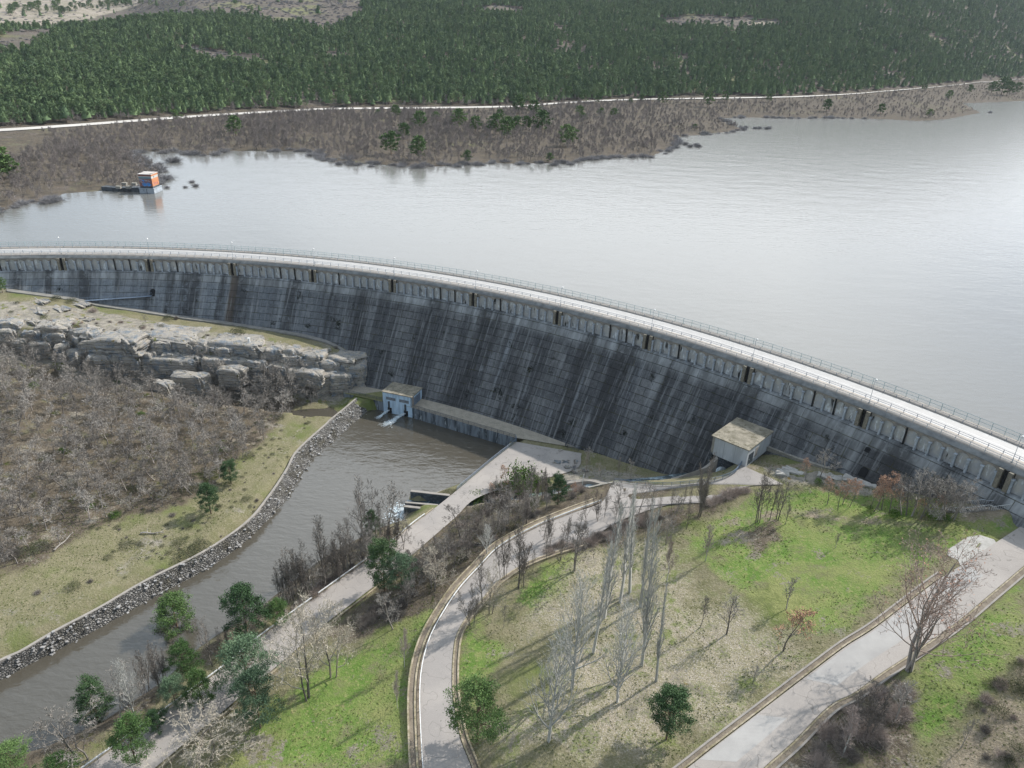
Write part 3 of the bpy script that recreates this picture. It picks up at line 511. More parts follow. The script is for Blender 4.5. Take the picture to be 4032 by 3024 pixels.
# ================================================================ dam
dam = empty('dam', arc(25, 270, -5), 'long curved masonry gravity dam with an arcade below its crest road', 'dam')
def sweep(name, prof, mat, a0=AA, a1=AB, n=240, parent=None, uv=False, **kw):
    V = []; F = []; k = len(prof); aa = np.linspace(a0, a1, n)
    for a in aa:
        for R, z in prof: V.append(arc(a, R, z))
    for i in range(n-1):
        for j in range(k-1): F.append((i*k+j, i*k+j+1, (i+1)*k+j+1, (i+1)*k+j))
    me = mesh_np(name, V, F)
    if uv:
        sl_ = [0]
        for j in range(1, k): sl_.append(sl_[-1]+math.hypot(prof[j][0]-prof[j-1][0], prof[j][1]-prof[j-1][1]))
        u = me.uv_layers.new(name='UVMap'); lv = np.zeros(len(me.loops), np.int32); me.loops.foreach_get('vertex_index', lv)
        uu = np.radians(aa[lv//k])*262; vv = -np.array(sl_)[lv % k]; u.data.foreach_set('uv', np.stack([uu, vv], 1).astype(np.float32).ravel())
    return ob(name, me, mat, parent, **kw)
prof = [(273.9, ZT), (RT, ZT)]+[(RT-SL*d, ZT-d) for d in np.arange(1, 34, 1.)]
face = sweep('downstream_face', prof, MT['face'], n=700, parent=dam, uv=True)
me = face.data; co = np.zeros(len(me.vertices)*3, np.float32); me.vertices.foreach_get('co', co); co = co.reshape(-1, 3)
va = np.degrees(np.arctan2(co[:,0]-CX, co[:,1]-CY)); vz = co[:,2]
wash = np.maximum((1-sm(-vz, 6.2, 8.6+4*fbm(va*4.6, vz*0, 9, 40)))*.75, 1-sm(-vz, 6.9, 7.3))
for a_, w_ in [(39.6,.25),(26,.3),(47.3,.3),(51,.25)]: wash = np.maximum(wash, (1-sm(abs(va-a_), w_*.6, w_*1.6))*.75*(1-sm(-vz, 10, 22)))
attr(me, 'wash', wash); attr(me, 'brown', (1-sm(abs(va-6.55), .32, .42))*1.); attr(me, 'tone', (1-sm(va, 2, 22))*.8+.1)  # last attribute paints the grazing light of the left end as a paler tint
for p in me.polygons: p.use_smooth = True
# crest slab, walkways, parapets
sweep('crest_slab', [(286.0,-8.5),(286.0,.16),(283.35,.16),(283.35,0),(277.45,0),(277.45,.16),(273.95,.16),(273.95,-.1),(274.2,-.8)], MT['concrete_light'], parent=dam, n=300)
sweep('cornice', [(273.97,.08),(273.85,.08),(273.75,-.18),(272.85,-.55),(272.85,-.7),(273.3,-.7)], MT['cornice'], parent=dam, n=300)
sweep('road', [(283.3,.03),(277.5,.03)], MT['crest_road'], n=300, kind='structure')
sweep('road_marking', [(280.55,.036),(280.43,.036)], MT['white'], n=300, kind='structure')
for rr, nm in ((278.0,'road_edge_line'),(282.8,'road_edge_line')): sweep(nm, [(rr+.06,.036),(rr-.06,.036)], MT['white'], n=300, kind='structure')
# arcade
UNIT = DA/11.2; half_p = .6*UNIT
ar = MB(); pil_as = []; col_as = []; gap_as = []
def arch_bay(b0, b1, mb):                                # recess between two columns, angles b0..b1
    n = 12; wdt = math.radians(b1-b0)*272.6; spring = -2.0; rise = .9
    aa = np.linspace(b0, b1, n); edge_ = .30/wdt
    tt_ = np.linspace(-1, 1, n); zt = [spring+rise*math.sqrt(max(0, 1-t*t)) for t in tt_]
    inner = np.linspace(b0+(b1-b0)*edge_*.5, b1-(b1-b0)*edge_*.5, n)
    F1 = [arc(a, 272.9, z) for a, z in zip(inner, zt)]; F0 = [arc(a, 272.9, -.68) for a in inner]; B1 = [arc(a, 273.35, z) for a, z in zip(inner, zt)]
    mb[0].strip(F1, F0); mb[0].strip(B1, F1)
    mb[0].add([arc(b0,272.9,-.68),arc(inner[0],272.9,-.68),arc(inner[0],272.9,-5),arc(b0,272.9,-5)], [(0,1,2,3)])
    mb[0].add([arc(inner[-1],272.9,-.68),arc(b1,272.9,-.68),arc(b1,272.9,-5),arc(inner[-1],272.9,-5)], [(0,1,2,3)])
    for q in (inner[0], inner[-1]): mb[0].add([arc(q,272.9,-5),arc(q,273.35,-5),arc(q,273.35,spring),arc(q,272.9,spring)], [(0,1,2,3)])
    mb[1].add([arc(b0,273.3,-5),arc(b1,273.3,-5),arc(b1,273.3,-.7),arc(b0,273.3,-.7)], [(0,1,2,3)])
i0, i1 = -2, 12
for i in range(i0, i1+1):
    ap = A0+DA*i+.12; pil_as.append(ap); s0 = ap+half_p; s1 = ap+DA-half_p; st_ = (s1-s0)/10; sp, pn = MB(), MB()
    for j in range(10): arch_bay(s0+j*st_, s0+(j+1)*st_, (sp, pn))
    for j in range(11): (gap_as if (j in (3,6,8) and (i+j) % 2 == 0) else col_as).append(s0+j*st_)
    sp.build('arcade_spandrel', MT['spandrel'], dam); pn.build('arcade_back_wall', MT['panel'], dam)
def cyl_box(mb, a, w, R0, R1, z0, z1, batter=0):
    da = math.degrees(w/2/272)
    V = [arc(a-da,R0-batter,z0),arc(a+da,R0-batter,z0),arc(a+da,R1,z0),arc(a-da,R1,z0),arc(a-da,R0,z1),arc(a+da,R0,z1),arc(a+da,R1,z1),arc(a-da,R1,z1)]
    mb.add(V, [(3,2,1,0),(4,5,6,7),(0,1,5,4),(1,2,6,5),(2,3,7,6),(3,0,4,7)])
col_as = sorted(col_as, key=lambda a: abs(a-24)); rest = MB()
for q, a in enumerate(col_as):
    mb = MB() if q < 100 else rest
    cyl_box(mb, a, .42, 272.35, 272.88, -5.02, -2.05, .12); cyl_box(mb, a, .66, 272.2, 272.89, -2.05, -1.78)
    if q < 100: mb.build('arcade_column', MT['concrete_blue'], dam)
rest.build('arcade_column', MT['concrete_blue'], dam, kind='stuff')
for a in gap_as: gp = MB(); cyl_box(gp, a, .34, 272.7, 272.89, -5.0, -.8); gp.build('drain_joint', MT['black'], dam)
for a in pil_as:
    mb = MB(); cyl_box(mb, a-.2, .85, 272.2, 273.6, -5.9, -.68, .2); cyl_box(mb, a+.2, .85, 272.2, 273.6, -5.9, -.68, .2); mb.build('pilaster', MT['ochre_stone'], dam)
    mb = MB(); cyl_box(mb, a, .6, 272.6, 273.5, -5.8, -.68); mb.build('pilaster_joint', MT['black'], dam)
# gallery openings in the face
def face_pt(a, z, out=0): return arc(a, RT-SL*(ZT-z)-out*.82, z+out*.57)
for a, z, w, h in [(.35,-11.2,.9,2.2),(51.6,-8.2,.6,1.0),(51.95,-12.3,.9,1.9)]:
    mb = MB(); n = 8; da = math.degrees(w/265)
    pts = [(a-da, z-h/2), (a+da, z-h/2)]+[(a+da*math.cos(t), z+h/4+h/4*math.sin(t)) for t in np.linspace(0, math.pi, n)]
    mb.add([face_pt(q[0], q[1], .12) for q in pts], [tuple(range(len(pts)))]); mb.build('gallery_opening', MT['black'], dam)
# ---------------------------------------------------------------- railings and lamps on the crest
def crest_rail(name, R, z0, h, step, rails, mat, label, cat, a0=-18, a1=66, thick=.045, postr=.05):
    e = empty(name, arc(24, R, z0), label, cat); aa = np.arange(a0, a1, math.degrees(step/R)); aa = sorted(aa, key=lambda a: -a)
    inv = Matrix.Translation(-Vector(e.location))
    rs = MB(); arcs = np.linspace(a0, a1, 220)
    for z in rails: rs.tube([arc(a, R, z0+z)-np.array(e.location) for a in arcs], thick, 4)
    rs.build('rail', mat, e)
    pm = MB(); pm.box((0,0,h/2), (postr*2,postr*2,h)); pme = pm.mesh('post'); pme.materials.append(mat); rest = MB()
    for q, a in enumerate(aa):
        p = arc(a, R, z0)-np.array(e.location)
        if q < 100: o = ob('post', pme, None, e); o.location = p; o.rotation_euler.z = -math.radians(a)
        else: rest.box(p+np.array([0,0,h/2]), (postr*2,postr*2,h), -math.radians(a))
    if rest.v: rest.build('post', mat, e, kind='stuff')
    return e
crest_rail('guard_rail', 277.2, .16, .95, 3.0, (.45,.92), MT['rail_blue'], 'blue grey guard rail between crest road and downstream walkway', 'railing')
crest_rail('handrail', 274.3, .16, 1.0, 3.0, (.5,.98), MT['steel'], 'thin steel handrail along the outer downstream edge of the dam crest', 'railing')
crest_rail('kerb_rail', 283.7, .16, .6, 3.0, (.58,), MT['rail_blue'], 'low blue grey rail on the lake side kerb of the crest road', 'railing')
e = crest_rail('mesh_fence', 285.6, .16, 1.75, 2.7, (.1,.9,1.72), MT['fence_green'], 'tall pale green mesh fence along the lake edge of the dam crest', 'fence')
bars = MB(); el = np.array(e.location)
for a in np.arange(-18, 66, math.degrees(.22/285.6)):
    p0 = arc(a, 285.6, .25)-el; p1 = arc(a, 285.6, 1.88)-el; t = arc(a+.0045, 285.6, .25)-el-p0
    bars.add([p0, p0+t, p1+t, p1], [(0,1,2,3)])
bars.build('mesh_infill', MT['fence_green'], e)
pole = MB(); pole.tube([(0,0,0),(0,0,1.0)], .10, 8); pole.tube([(0,0,1.0),(0,0,5.5)], [.065,.045], 8); pm_ = pole.mesh('pole'); pm_.materials.append(MT['steel'])
arm = MB(); arm.tube([(0,0,5.4),(0,.1,5.62),(0,.45,5.72)], .035, 6); am_ = arm.mesh('arm'); am_.materials.append(MT['steel'])
hd = MB(); hd.tube([(0,.25,5.70),(0,.45,5.74),(0,.75,5.76),(0,.95,5.73)], [.12,.24,.24,.10], 8); hm_ = hd.mesh('lamp_head'); hm_.materials.append(MT['white'])
bs = MB(); bs.box((0,0,.12), (.34,.34,.24)); bm_ = bs.mesh('base'); bm_.materials.append(MT['concrete'])
ordn = ['first','second','third','fourth','fifth','sixth','seventh','eighth','ninth','tenth','eleventh']
for i in range(-1, 12):
    a = A0+DA*i; inn = 0 <= i <= 10
    e = empty('street_lamp', arc(a, 275.175, .16), 'grey lamp post with white head on the dam crest, %s from the left' % (ordn[i] if inn else 'just beyond'), 'street lamp', 'lamp posts along the dam crest', -math.radians(a)) if inn else None
    if e:
        for nm, q in (('pole',pm_),('arm',am_),('lamp_head',hm_),('base',bm_)): ob(nm, q, None, e)
# ================================================================ houses, walls, terrace
def local_frame(p0, p1):                                 # frame along p0->p1
    d = (p1-p0)[:2]; L_ = np.linalg.norm(d); ex = d/L_; ey = np.array([-ex[1], ex[0]]); return ex, ey, L_, math.atan2(ex[1], ex[0])
# valve house beside the pool
h0 = bp(1506,1540,-28.3); h1 = bp(1621,1563,-28.3); ex, ey, wid, rz = local_frame(h0, h1); dep = 7.0
vh = empty('valve_house', (h0[0],h0[1],-32), 'small blue grey concrete valve house with mossy flat roof standing over the pool', 'valve house', None, rz)
def lb(mb, x0, x1, y0, y1, z0, z1): mb.box(((x0+x1)/2,(y0+y1)/2,(z0+z1)/2), (x1-x0,y1-y0,z1-z0))
mb = MB(); z0 = -4.6
lb(mb, .0, 1.5, 0, dep, z0, 3.5); lb(mb, wid-1.5, wid, 0, dep, z0, 3.5); lb(mb, 3.0, wid-3.0, 0, dep, -3.9, 3.5)
lb(mb, 1.5, 3.0, 0, dep, -1.7, 3.5); lb(mb, wid-3.0, wid-1.5, 0, dep, -1.7, 3.5)
mb.box((wid/2, .35, -4.1), (wid, .5, .9))
mb.build('wall', MT['house_wall'], vh)
mb = MB(); lb(mb, -.25, wid+.25, -.25, dep+.25, 3.5, 3.72); r_ = mb.build('roof', MT['roof'], vh)
for x0 in (1.2, 5.9):
    mb = MB(); lb(mb, x0, x0+3.3, -.06, .1, 1.05, 2.0); g_ = mb.build('louvre', MT['dark_metal'], vh)
    mb = MB()
    for q in range(9): lb(mb, x0+.18+q*.36, x0+.26+q*.36, -.11, -.06, 1.05, 2.0)
    for q in range(3): lb(mb, x0, x0+3.3, -.12, -.07, 1.2+q*.3, 1.25+q*.3)
    mb.build('louvre_bars', MT['concrete_blue'], vh)
for x0 in (1.9, wid-2.6):
    mb = MB(); lb(mb, x0, x0+.5, -.35, .05, -1.7, .55); mb.build('gate_guide', MT['concrete_dark'], vh)
    mb = MB(); lb(mb, x0-.3, x0+.8, -.08, .5, -4.0, -1.75); mb.build('outlet', MT['black'], vh)
mb = MB(); lb(mb, wid-.02, wid+.08, 1.3, 5.6, .05, 2.75); dr_ = mb.build('door', MT['rail_blue'], vh)
mb = MB(); lb(mb, wid+.08, wid+.12, 3.42, 3.5, .1, 2.7); mb.build('door_seam', MT['dark_metal'], dr_)
mb = MB(); lb(mb, wid-.5, wid+.04, 0, 1.25, 0, 3.45); mb.build('corner_pier', MT['concrete_light'], vh)
W2 = lambda x, y, z: np.array([h0[0]+ex[0]*x+ey[0]*y, h0[1]+ex[1]*x+ey[1]*y, -32+z])
# water jets
def jet(x, z, reach, r0, r1, lab, cross):
    mb = MB(); P_t = lambda t: W2(x-cross*t, -.2-reach*t, z+(-3.72-z)*min(1, t)**1.7)
    for q in range(750):
        t = random.random()**.8*1.15; sp = (r0+(r1-r0)*t)*(1+.9*max(0, t-.75)*3); of = np.array([random.gauss(0, sp*.5), random.gauss(0, sp*.5), abs(random.gauss(0, sp*.25))])
        a_ = P_t(t)+of; b_ = P_t(t+random.uniform(.06,.16))+of*1.1; w = random.uniform(.05,.13); dn = np.array([w, w*.4, 0]); mb.add([a_-dn, a_+dn, b_], [(0,1,2)])
    mb.build('water_jet', MT['foam'], label=lab, cat='water jet', group='water jets from the valve house')
jet(2.15, -2.6, 3.6, .28, .40, 'short white water jet leaving the left outlet of the valve house', 1.6)
jet(wid-2.35, -2.5, 6.2, .42, .85, 'long white foaming water jet leaving the right outlet of the valve house', 2.6)
# basin wall and terrace
tw = np.array(twall); mb = MB(); seg = np.vstack([resample(tw[:3], 20)]); mb.wall(seg, .6, 4.8, -1); mb.build('retaining_wall', MT['basin_wall'], label='streaked concrete retaining wall between pool and terrace, right of the valve house', cat='retaining wall')
mb = MB(); mb.wall(resample(tw[3:], 8), .6, 4.8, -1); mb.build('retaining_wall', MT['basin_wall'], label='short stained retaining wall left of the valve house, ending at the stone bank', cat='retaining wall')
toe = [arc(a, 255.9-abs(a-27)*.03, -32) for a in np.linspace(37.6, 17.6, 24)]
flat('terrace', [p[:2] for p in tw]+[p[:2] for p in toe[::-1]], -31.96, simple('terrace_paving', (.34,.305,.25), (.25,.225,.185), .5, bump=.3, c3=(.42,.38,.31)))
gr_ = px_poly(I, [(1345,1546),(1506,1582),(1506,1540),(1430,1550)], -31.93); flat('terrace_grass', gr_, -31.93, simple('grass', (.14,.15,.05),(.20,.19,.10),.6))
mb = MB(); mb.wall(np.array([arc(a, 254.6, -31.78) for a in np.linspace(23.2, 38, 30)]), 1.2, .5, 1); mb.build('toe_kerb', MT['kerb'], label='low mossy kerb along the foot of the dam beside the terrace', cat='kerb')
# generic railing along a 3d line
def railing(name, P, h, mat, label, cat, step=2.0, rails=3, bars=0, group=None, panel=False):
    P = np.asarray(P, float); e = empty(name, P[0], label, cat, group); o3 = P[0]
    Ltot = np.linalg.norm(np.diff(P, axis=0), axis=1).sum(); n = max(2, int(Ltot/step)); Q = resample(P, n+1)-o3; fine = resample(P, max(n+1, 30))-o3
    mb = MB()
    for r_ in range(rails): mb.tube([q+np.array([0,0,h*(r_+1)/rails]) for q in fine], .045 if r_ < rails-1 else .07, 4)
    mb.build('rail', mat, e)
    pm = MB(); pm.box((0,0,h/2), (.07,.07,h)); pme = pm.mesh('post'); pme.materials.append(mat)
    for q in Q[:100]: o = ob('post', pme, None, e); o.location = q
    if bars:
        mb = MB(); B = resample(P, int(Ltot/bars)+1)-o3
        for q in B: mb.box(q+np.array([0,0,h*.5]), (.02,.05,h*.9))
        mb.build('bars', mat, e)
    return e
off = np.array([0,0,.02])
railing('terrace_railing', resample(tw[:3], 8)+off, 1.05, MT['dark_metal'], 'dark railing on top of the basin wall along the terrace', 'railing', 2, 3, .18)
railing('terrace_railing', resample(tw[3:], 5)+off, 1.05, MT['dark_metal'], 'dark railing left of the valve house above the stone bank', 'railing', 2, 3, .18)
ll = np.array(leftL); lsm = smooth(ll, 120); 
railing('terrace_railing', np.vstack([tw[0], resample(lsm[:26], 12)])+off, 1.1, MT['rail_blue'], 'blue grey railing between the apron road and the right side of the pool', 'railing', 2, 3, .2)
# roads
def road_strip(name, Lp, Rp, mat, n=80, lift=.03):
    Lq, Rq = smooth(Lp, n), smooth(Rp, n); mb = MB(); cols = 5
    G = [Lq*(1-t)+Rq*t+np.array([0,0,lift]) for t in np.linspace(0, 1, cols)]
    for a_, b_ in zip(G[:-1], G[1:]): mb.strip(b_, a_)
    return mb.build(name, mat, kind='structure'), Lq, Rq
from mathutils.geometry import tessellate_polygon
def poly_road(name, Lp, Rp, mat, n=140, lift=.03):
    P = np.vstack([smooth(Lp, n), smooth(Rp, n)[::-1]]); P[:,2] += lift
    T_ = tessellate_polygon([[Vector((p[0],p[1],0)) for p in P]])
    F = [t if ((P[t[1]]-P[t[0]])[0]*(P[t[2]]-P[t[0]])[1]-(P[t[1]]-P[t[0]])[1]*(P[t[2]]-P[t[0]])[0]) > 0 else t[::-1] for t in T_]
    return ob(name, mesh_np(name, P, F), mat, kind='structure')
_, LL, LR = road_strip('riverside_road', leftL, leftR, MT['asphalt'])
_, L2, R2 = 0, 0, 0
poly_road('curved_road', curvL, curvR, MT['asphalt'])
L2, R2 = smooth(road2L, 80), smooth(road2R[2:], 80)
_, L3, R3 = road_strip('lower_right_road', road3L, road3R, MT['asphalt_pale'])
# repaired panels of the lower right road and the gravel lay-by
def patch(name, f, pts, mat, lift):
    P = [bp(*f(*p), -15) for p in pts]; Q = []
    for p in pts: g = ground(*f(*p)); Q.append((g[0], g[1], g[2]+.12+lift))
    me = bpy.data.meshes.new(name); me.from_pydata([tuple(map(float,q)) for q in Q], [], [tuple(range(len(Q)))]); return ob(name, me, mat, kind='structure')
pm1 = simple('pale_grey_repair', (.42,.405,.385), (.36,.345,.33), .3, rough=.95, spec=.1)
def rep_strip(t0, t1, a0, a1, n=14):
    mb = MB(); i = np.linspace(t0, t1, n); Lq = np.stack([np.interp(i, range(len(L3)), L3[:,k]) for k in range(3)], 1); Rq = np.stack([np.interp(i, range(len(R3)), R3[:,k]) for k in range(3)], 1)
    mb.strip(Lq*(1-a1)+Rq*a1+np.array([0,0,.04]), Lq*(1-a0)+Rq*a0+np.array([0,0,.04])); mb.build('road_repair', pm1, kind='structure')
rep_strip(34, 53, .04, .62); rep_strip(22, 29, .05, .55); rep_strip(61, 70, .02, .55)
gl = gpoly(Z8, [(1780,310),(1890,240),(1960,228),(2040,255),(2055,275),(1850,405),(1835,370),(1775,345)])
gz = [float(zof(*p)) for p in gl]; mb = MB(); mb.add([(p[0],p[1],z+.10) for p, z in zip(gl, gz)], [tuple(range(len(gl)))]); mb.build('gravel_patch', MT['gravel'], kind='structure')
# kerbs and gutters
def kerb(P, off_, w, h, mat, label, side=1, name='kerb', lo=0.):
    P = np.asarray(P, float); d = np.gradient(P[:,:2], axis=0); d /= np.linalg.norm(d, axis=1)[:,None]; nn = np.stack([-d[:,1], d[:,0]], 1)*side
    Q = P.copy(); Q[:,:2] += nn*off_; Q[:,2] += h; mb = MB(); mb.wall(Q, w, h+.5, side); mb.build(name, mat, label=label, cat=name.replace('_',' '))
kerb(L2, .55, .35, .28, MT['kerb'], 'stone kerb on the outer left edge of the curved road, beyond the gutter', -1 if np.cross(L2[1,:2]-L2[0,:2], R2[0,:2]-L2[0,:2]) > 0 else 1)
sgn2 = -1 if np.cross(L2[1,:2]-L2[0,:2], R2[0,:2]-L2[0,:2]) > 0 else 1
kerb(L2, 1.75, .3, .22, MT['kerb'], 'thin outer border stones left of the curved road', sgn2)
kerb(R2, .1, .3, .16, MT['kerb'], 'mossy inner kerb on the right edge of the curved road', -sgn2); kerb(R2, 1.0, .3, .3, MT['kerb'], 'low stone border on the lawn side of the curved road gutter', -sgn2)
sgn3 = -1 if np.cross(L3[1,:2]-L3[0,:2], R3[0,:2]-L3[0,:2]) > 0 else 1
kerb(L3[26:], .15, .25, .12, MT['kerb'], 'ochre kerb on the lawn side of the lower right road', sgn3); kerb(L3[26:], .95, .3, .25, MT['concrete_light'], 'pale stone border beyond the gutter left of the lower right road', sgn3)
kerb(R3, .1, .25, .14, MT['kerb'], 'ochre kerb on the right edge of the lower right road', -sgn3); kerb(R3, 1.1, .3, .22, MT['concrete_light'], 'pale broken border beyond the gutter right of the lower right road', -sgn3)
def gutter(P, o1, o2, side):
    P = np.asarray(P); d = np.gradient(P[:,:2], axis=0); d /= np.linalg.norm(d, axis=1)[:,None]; nn = np.stack([-d[:,1], d[:,0]], 1)*side
    a_ = P.copy(); b_ = P.copy(); a_[:,:2] += nn*o1; b_[:,:2] += nn*o2; a_[:,2] += .06; b_[:,2] += .06; mb = MB(); mb.strip(a_, b_); mb.build('gutter', MT['gutter'], kind='structure')
gutter(L2, 0, 1.8, sgn2); gutter(R2, .2, 1.1, -sgn2); gutter(L3[26:], .2, 1.0, sgn3); gutter(R3, .1, 1.15, -sgn3)
sgl = -1 if np.cross(LL[1,:2]-LL[0,:2], LR[0,:2]-LL[0,:2]) > 0 else 1
kerb(LL[22:], .0, .3, .25, MT['kerb'], 'stone kerb on the river side of the riverside road', sgl); kerb(LR[34:], .6, .3, .3, MT['kerb'], 'low stone kerb on the bank side of the riverside road', -sgl)
# W-beam guardrails
def guardrail(P, label, step=4):
    P = np.asarray(P, float); e = empty('guardrail', P[0], label, 'guardrail', 'white guardrails beside the roads'); o3 = P[0]
    d = np.gradient(P[:,:2], axis=0); d /= np.linalg.norm(d, axis=1)[:,None]; nn = np.stack([-d[:,1], d[:,0], 0*d[:,0]], 1)
    mb = MB(); prof_ = [(0,.45),(.07,.52),(0,.60),(.07,.68),(0,.75)]; Q = P-o3
    ls = [Q+nn*a_*1.0+np.array([0,0,z]) for a_, z in prof_]
    for a_, b_ in zip(ls[:-1], ls[1:]): mb.strip(a_, b_)
    ls2 = [q+np.array([0,0,0])+nn*.06 for q in ls]
    for a_, b_ in zip(ls2[:-1], ls2[1:]): mb.strip(b_, a_)
    mb.strip(ls[-1], ls2[-1]); mb.build('beam', MT['white_metal'], e)
    pm = MB(); pm.box((0,0,.35), (.12,.12,.7)); pme = pm.mesh('post'); pme.materials.append(MT['steel'])
    Ltot = np.linalg.norm(np.diff(P, axis=0), axis=1).sum()
    for q in resample(P, max(2, int(Ltot/step)))-o3: o = ob('post', pme, None, e); o.location = q-np.array([0,0,.05])
guardrail(L2+np.array([0,0,.1]), 'long white steel guardrail on the outer bend of the curved road')
guardrail(LL[24:44]+np.array([0,0,.1]), 'white guardrail on the river side of the riverside road near the weir')
guardrail(LL[44:]+np.array([0,0,.1]), 'white guardrail on the river side of the riverside road, lower left stretch')
# revetment
n_ = 150; bt = smooth(riv_left, n_); tp = smooth(rev_top, n_); rows = 7; V = []; 
for t in np.linspace(0, 1, rows):
    for i in range(n_):
        p = bt[i]*(1-t)+tp[i]*t; p = p.copy(); p[2] = (RIVER-.8)*(1-t)+(-32.28)*t; V.append(p)
V = np.array(V); V[:,2] += (RNG.random(len(V))-.5)*.28; V[:,:2] += (RNG.random((len(V),2))-.5)*.3
F = [(r*n_+i, r*n_+i+1, (r+1)*n_+i+1, (r+1)*n_+i) for r in range(rows-1) for i in range(n_-1)]
rv = empty('stone_revetment', V[0]*0, 'steep bank of rough grey stone pitching along the left side of the river', 'stone bank')
ob('pitching', mesh_np('pitching', V, F), MT['pitching'], rv)
mb = MB(); q_ = tp.copy(); q_[:,2] = -32.2; mb.wall(q_, .6, .5, -1); mb.build('coping', MT['concrete_light'], rv)
# white pebbly stones on the pitching
peb = MB()
for q in range(420):
    i = random.randrange(n_-1); t = random.random(); p = bt[i]*(1-t)+tp[i]*t; s_ = random.uniform(.2,.5); c_ = np.array([p[0]+random.uniform(-.5,.5), p[1]+random.uniform(-.5,.5), (RIVER-.6)*(1-t)+(-32.2)*t+.1])
    peb.box(c_, (s_*1.3,s_,s_*.6), random.random()*3)
peb.build('loose_stones', simple('pale_stones', (.42,.41,.40),(.22,.215,.21),.9), rv, kind='stuff')
# valve house beside the dam, right
z2 = -16.1; g0 = bp(2806,1786,-16.3); g1 = bp(2934,1840,-16.3); ex, ey, wid, rz = local_frame(g0, g1); dep = 12.6
v2 = empty('outlet_house', (g0[0],g0[1],z2), 'pale grey concrete outlet house with large mossy flat roof against the dam, right half', 'outlet house', None, rz)
mb = MB(); lb(mb, 0, wid, 0, dep, -.4, 4.45); lb(mb, .55, .75, -.03, 0, -.4, 4.4); mb.build('wall', MT['house_wall_grey'], v2)
mb = MB(); lb(mb, -.9, 0, .6, dep, -.4, 4.45); mb.build('side_pier', MT['concrete'], v2)
mb = MB(); lb(mb, -1.0, wid+.25, -.25, dep+.2, 4.45, 4.68); mb.build('roof', MT['roof'], v2)
mb = MB(); lb(mb, wid, wid+.06, .9, 3.4, .1, 2.9); d2 = mb.build('door', MT['dark_metal'], v2)
mb = MB(); lb(mb, wid+.06, wid+.12, 1.1, 1.25, 1.3, 1.6); mb.build('handle', MT['steel'], d2)
mb = MB(); lb(mb, wid, wid+.04, 4.2, 5.6, .8, 3.3); mb.build('wall_patch', MT['concrete_light'], v2)
for x0 in (2.6, 5.4):
    mb = MB(); lb(mb, x0, x0+.05, -.025, .0, -.3, 4.4); mb.build('board_joint', MT['cornice'], v2)
mb = MB(); lb(mb, wid-.3, wid+.05, -.1, .3, -6, -.4); lb(mb, -.9, -.3, -.1, 1.5, -8, -.4); lb(mb, -.9, wid, 6, 6.6, -9, -.4); mb.build('foundation', MT['concrete_dark'], v2)
# outlet channel walls and water
cw = smooth([bp(u, v, z) for u, v, z in [(2821,1795,-16.6),(2769,1840,-20),(2707,1864,-24.3),(2650,1880,-27),(2588,1892,-28.5),(2493,1897,-29.3),(2390,1900,-29.9),(2318,1885,-30.4),(2230,1895,-31)]], 40)
mb = MB(); mb.wall(cw, 1.1, 5.5, 1); mb.build('channel_wall', MT['concrete_light'], label='pale curved parapet wall sweeping down from the outlet house along the dam foot', cat='channel wall')
nt_ = smooth(near_top, 40); mb = MB(); mb.wall(nt_+np.array([0,0,.12]), .5, 9.0, 1 if np.cross(nt_[1,:2]-nt_[0,:2], np.array(near_bot[0])[:2]-nt_[0,:2]) < 0 else -1); mb.build('channel_wall', MT['concrete'], label='wall carrying the apron road beside the outlet channel', cat='channel wall')
railing('channel_railing', nt_[:34]+np.array([0,0,.1]), 1.05, MT['rail_blue'], 'railing on the wall between apron road and outlet channel', 'railing', 2, 3, .25)
mb = MB(); cl = chan[:, :3].copy(); d = np.gradient(cl[:,:2], axis=0); d /= np.linalg.norm(d, axis=1)[:,None]; nn = np.stack([-d[:,1], d[:,0], 0*d[:,0]], 1)
cwl = (cw_+.5)[:,None]; mb.strip(cl+nn*cwl, cl-nn*cwl); mb.build('channel_water', MT['spill'], kind='structure')
mb = MB(); sub = resample(cl[40:58], 20); dd = np.gradient(sub[:,:2], axis=0); dd /= np.linalg.norm(dd, axis=1)[:,None]; n2 = np.stack([-dd[:,1], dd[:,0], 0*dd[:,0]], 1)
mb.strip(sub+n2*.9+np.array([0,0,.15]), sub-n2*.9+np.array([0,0,.15])); mb.build('channel_foam', MT['foam'], kind='structure')
pc = bp(2850,1862,-24.2); mb = MB(); mb.tube([pc+np.array([-3,-2.5,.1]), pc+np.array([-1,-.5,.25]), pc+np.array([2,2,.9]), pc+np.array([4,5,2.2])], [1.2,1.5,1.0,.6], 8); mb.build('outlet_stream', MT['foam'], label='blue white stream of water churning out below the outlet house', cat='water stream')
# dark wall with culvert in the slope, weir walls at the river
mb = MB(); mb.wall(resample(np.array(PZ(ZA, [(680,300,-31.2),(880,285,-30.6),(1100,322,-29.6)])), 6), .6, 3, -1); mb.build('culvert_wall', MT['concrete_dark'], label='dark stained wall below the rocky patch beside the channel', cat='wall')
def ww(pts, th, dp, lab, mat='concrete_dark'):
    P = np.array([bp(1500+x*.226, 1850+y*.226, z) for x, y, z in pts]); e = empty('weir_wall', P[0], lab, 'weir wall', 'stepped walls of the side channel outlet')
    Q = resample(P, 6)-P[0]; mb = MB(); mb.wall(Q, th, dp, 1); mb.build('wall', MT[mat], e); mb = MB(); mb.wall(Q+np.array([0,0,.22]), th+.12, .2, 1); mb.build('coping', MT['concrete_light'], e)
ww([(510,388,-33.2),(1190,465,-32.6)], .7, 3.2, 'upper dark side wall with pale coping where the channel meets the pool')
ww([(415,585,-33.4),(985,635,-32.6)], .5, 3.2, 'middle dark wall with pale coping between the two outlet slots')
ww([(398,655,-33.6),(780,700,-32.9)], .7, 3.4, 'lower dark wall beside the white foaming outlet')
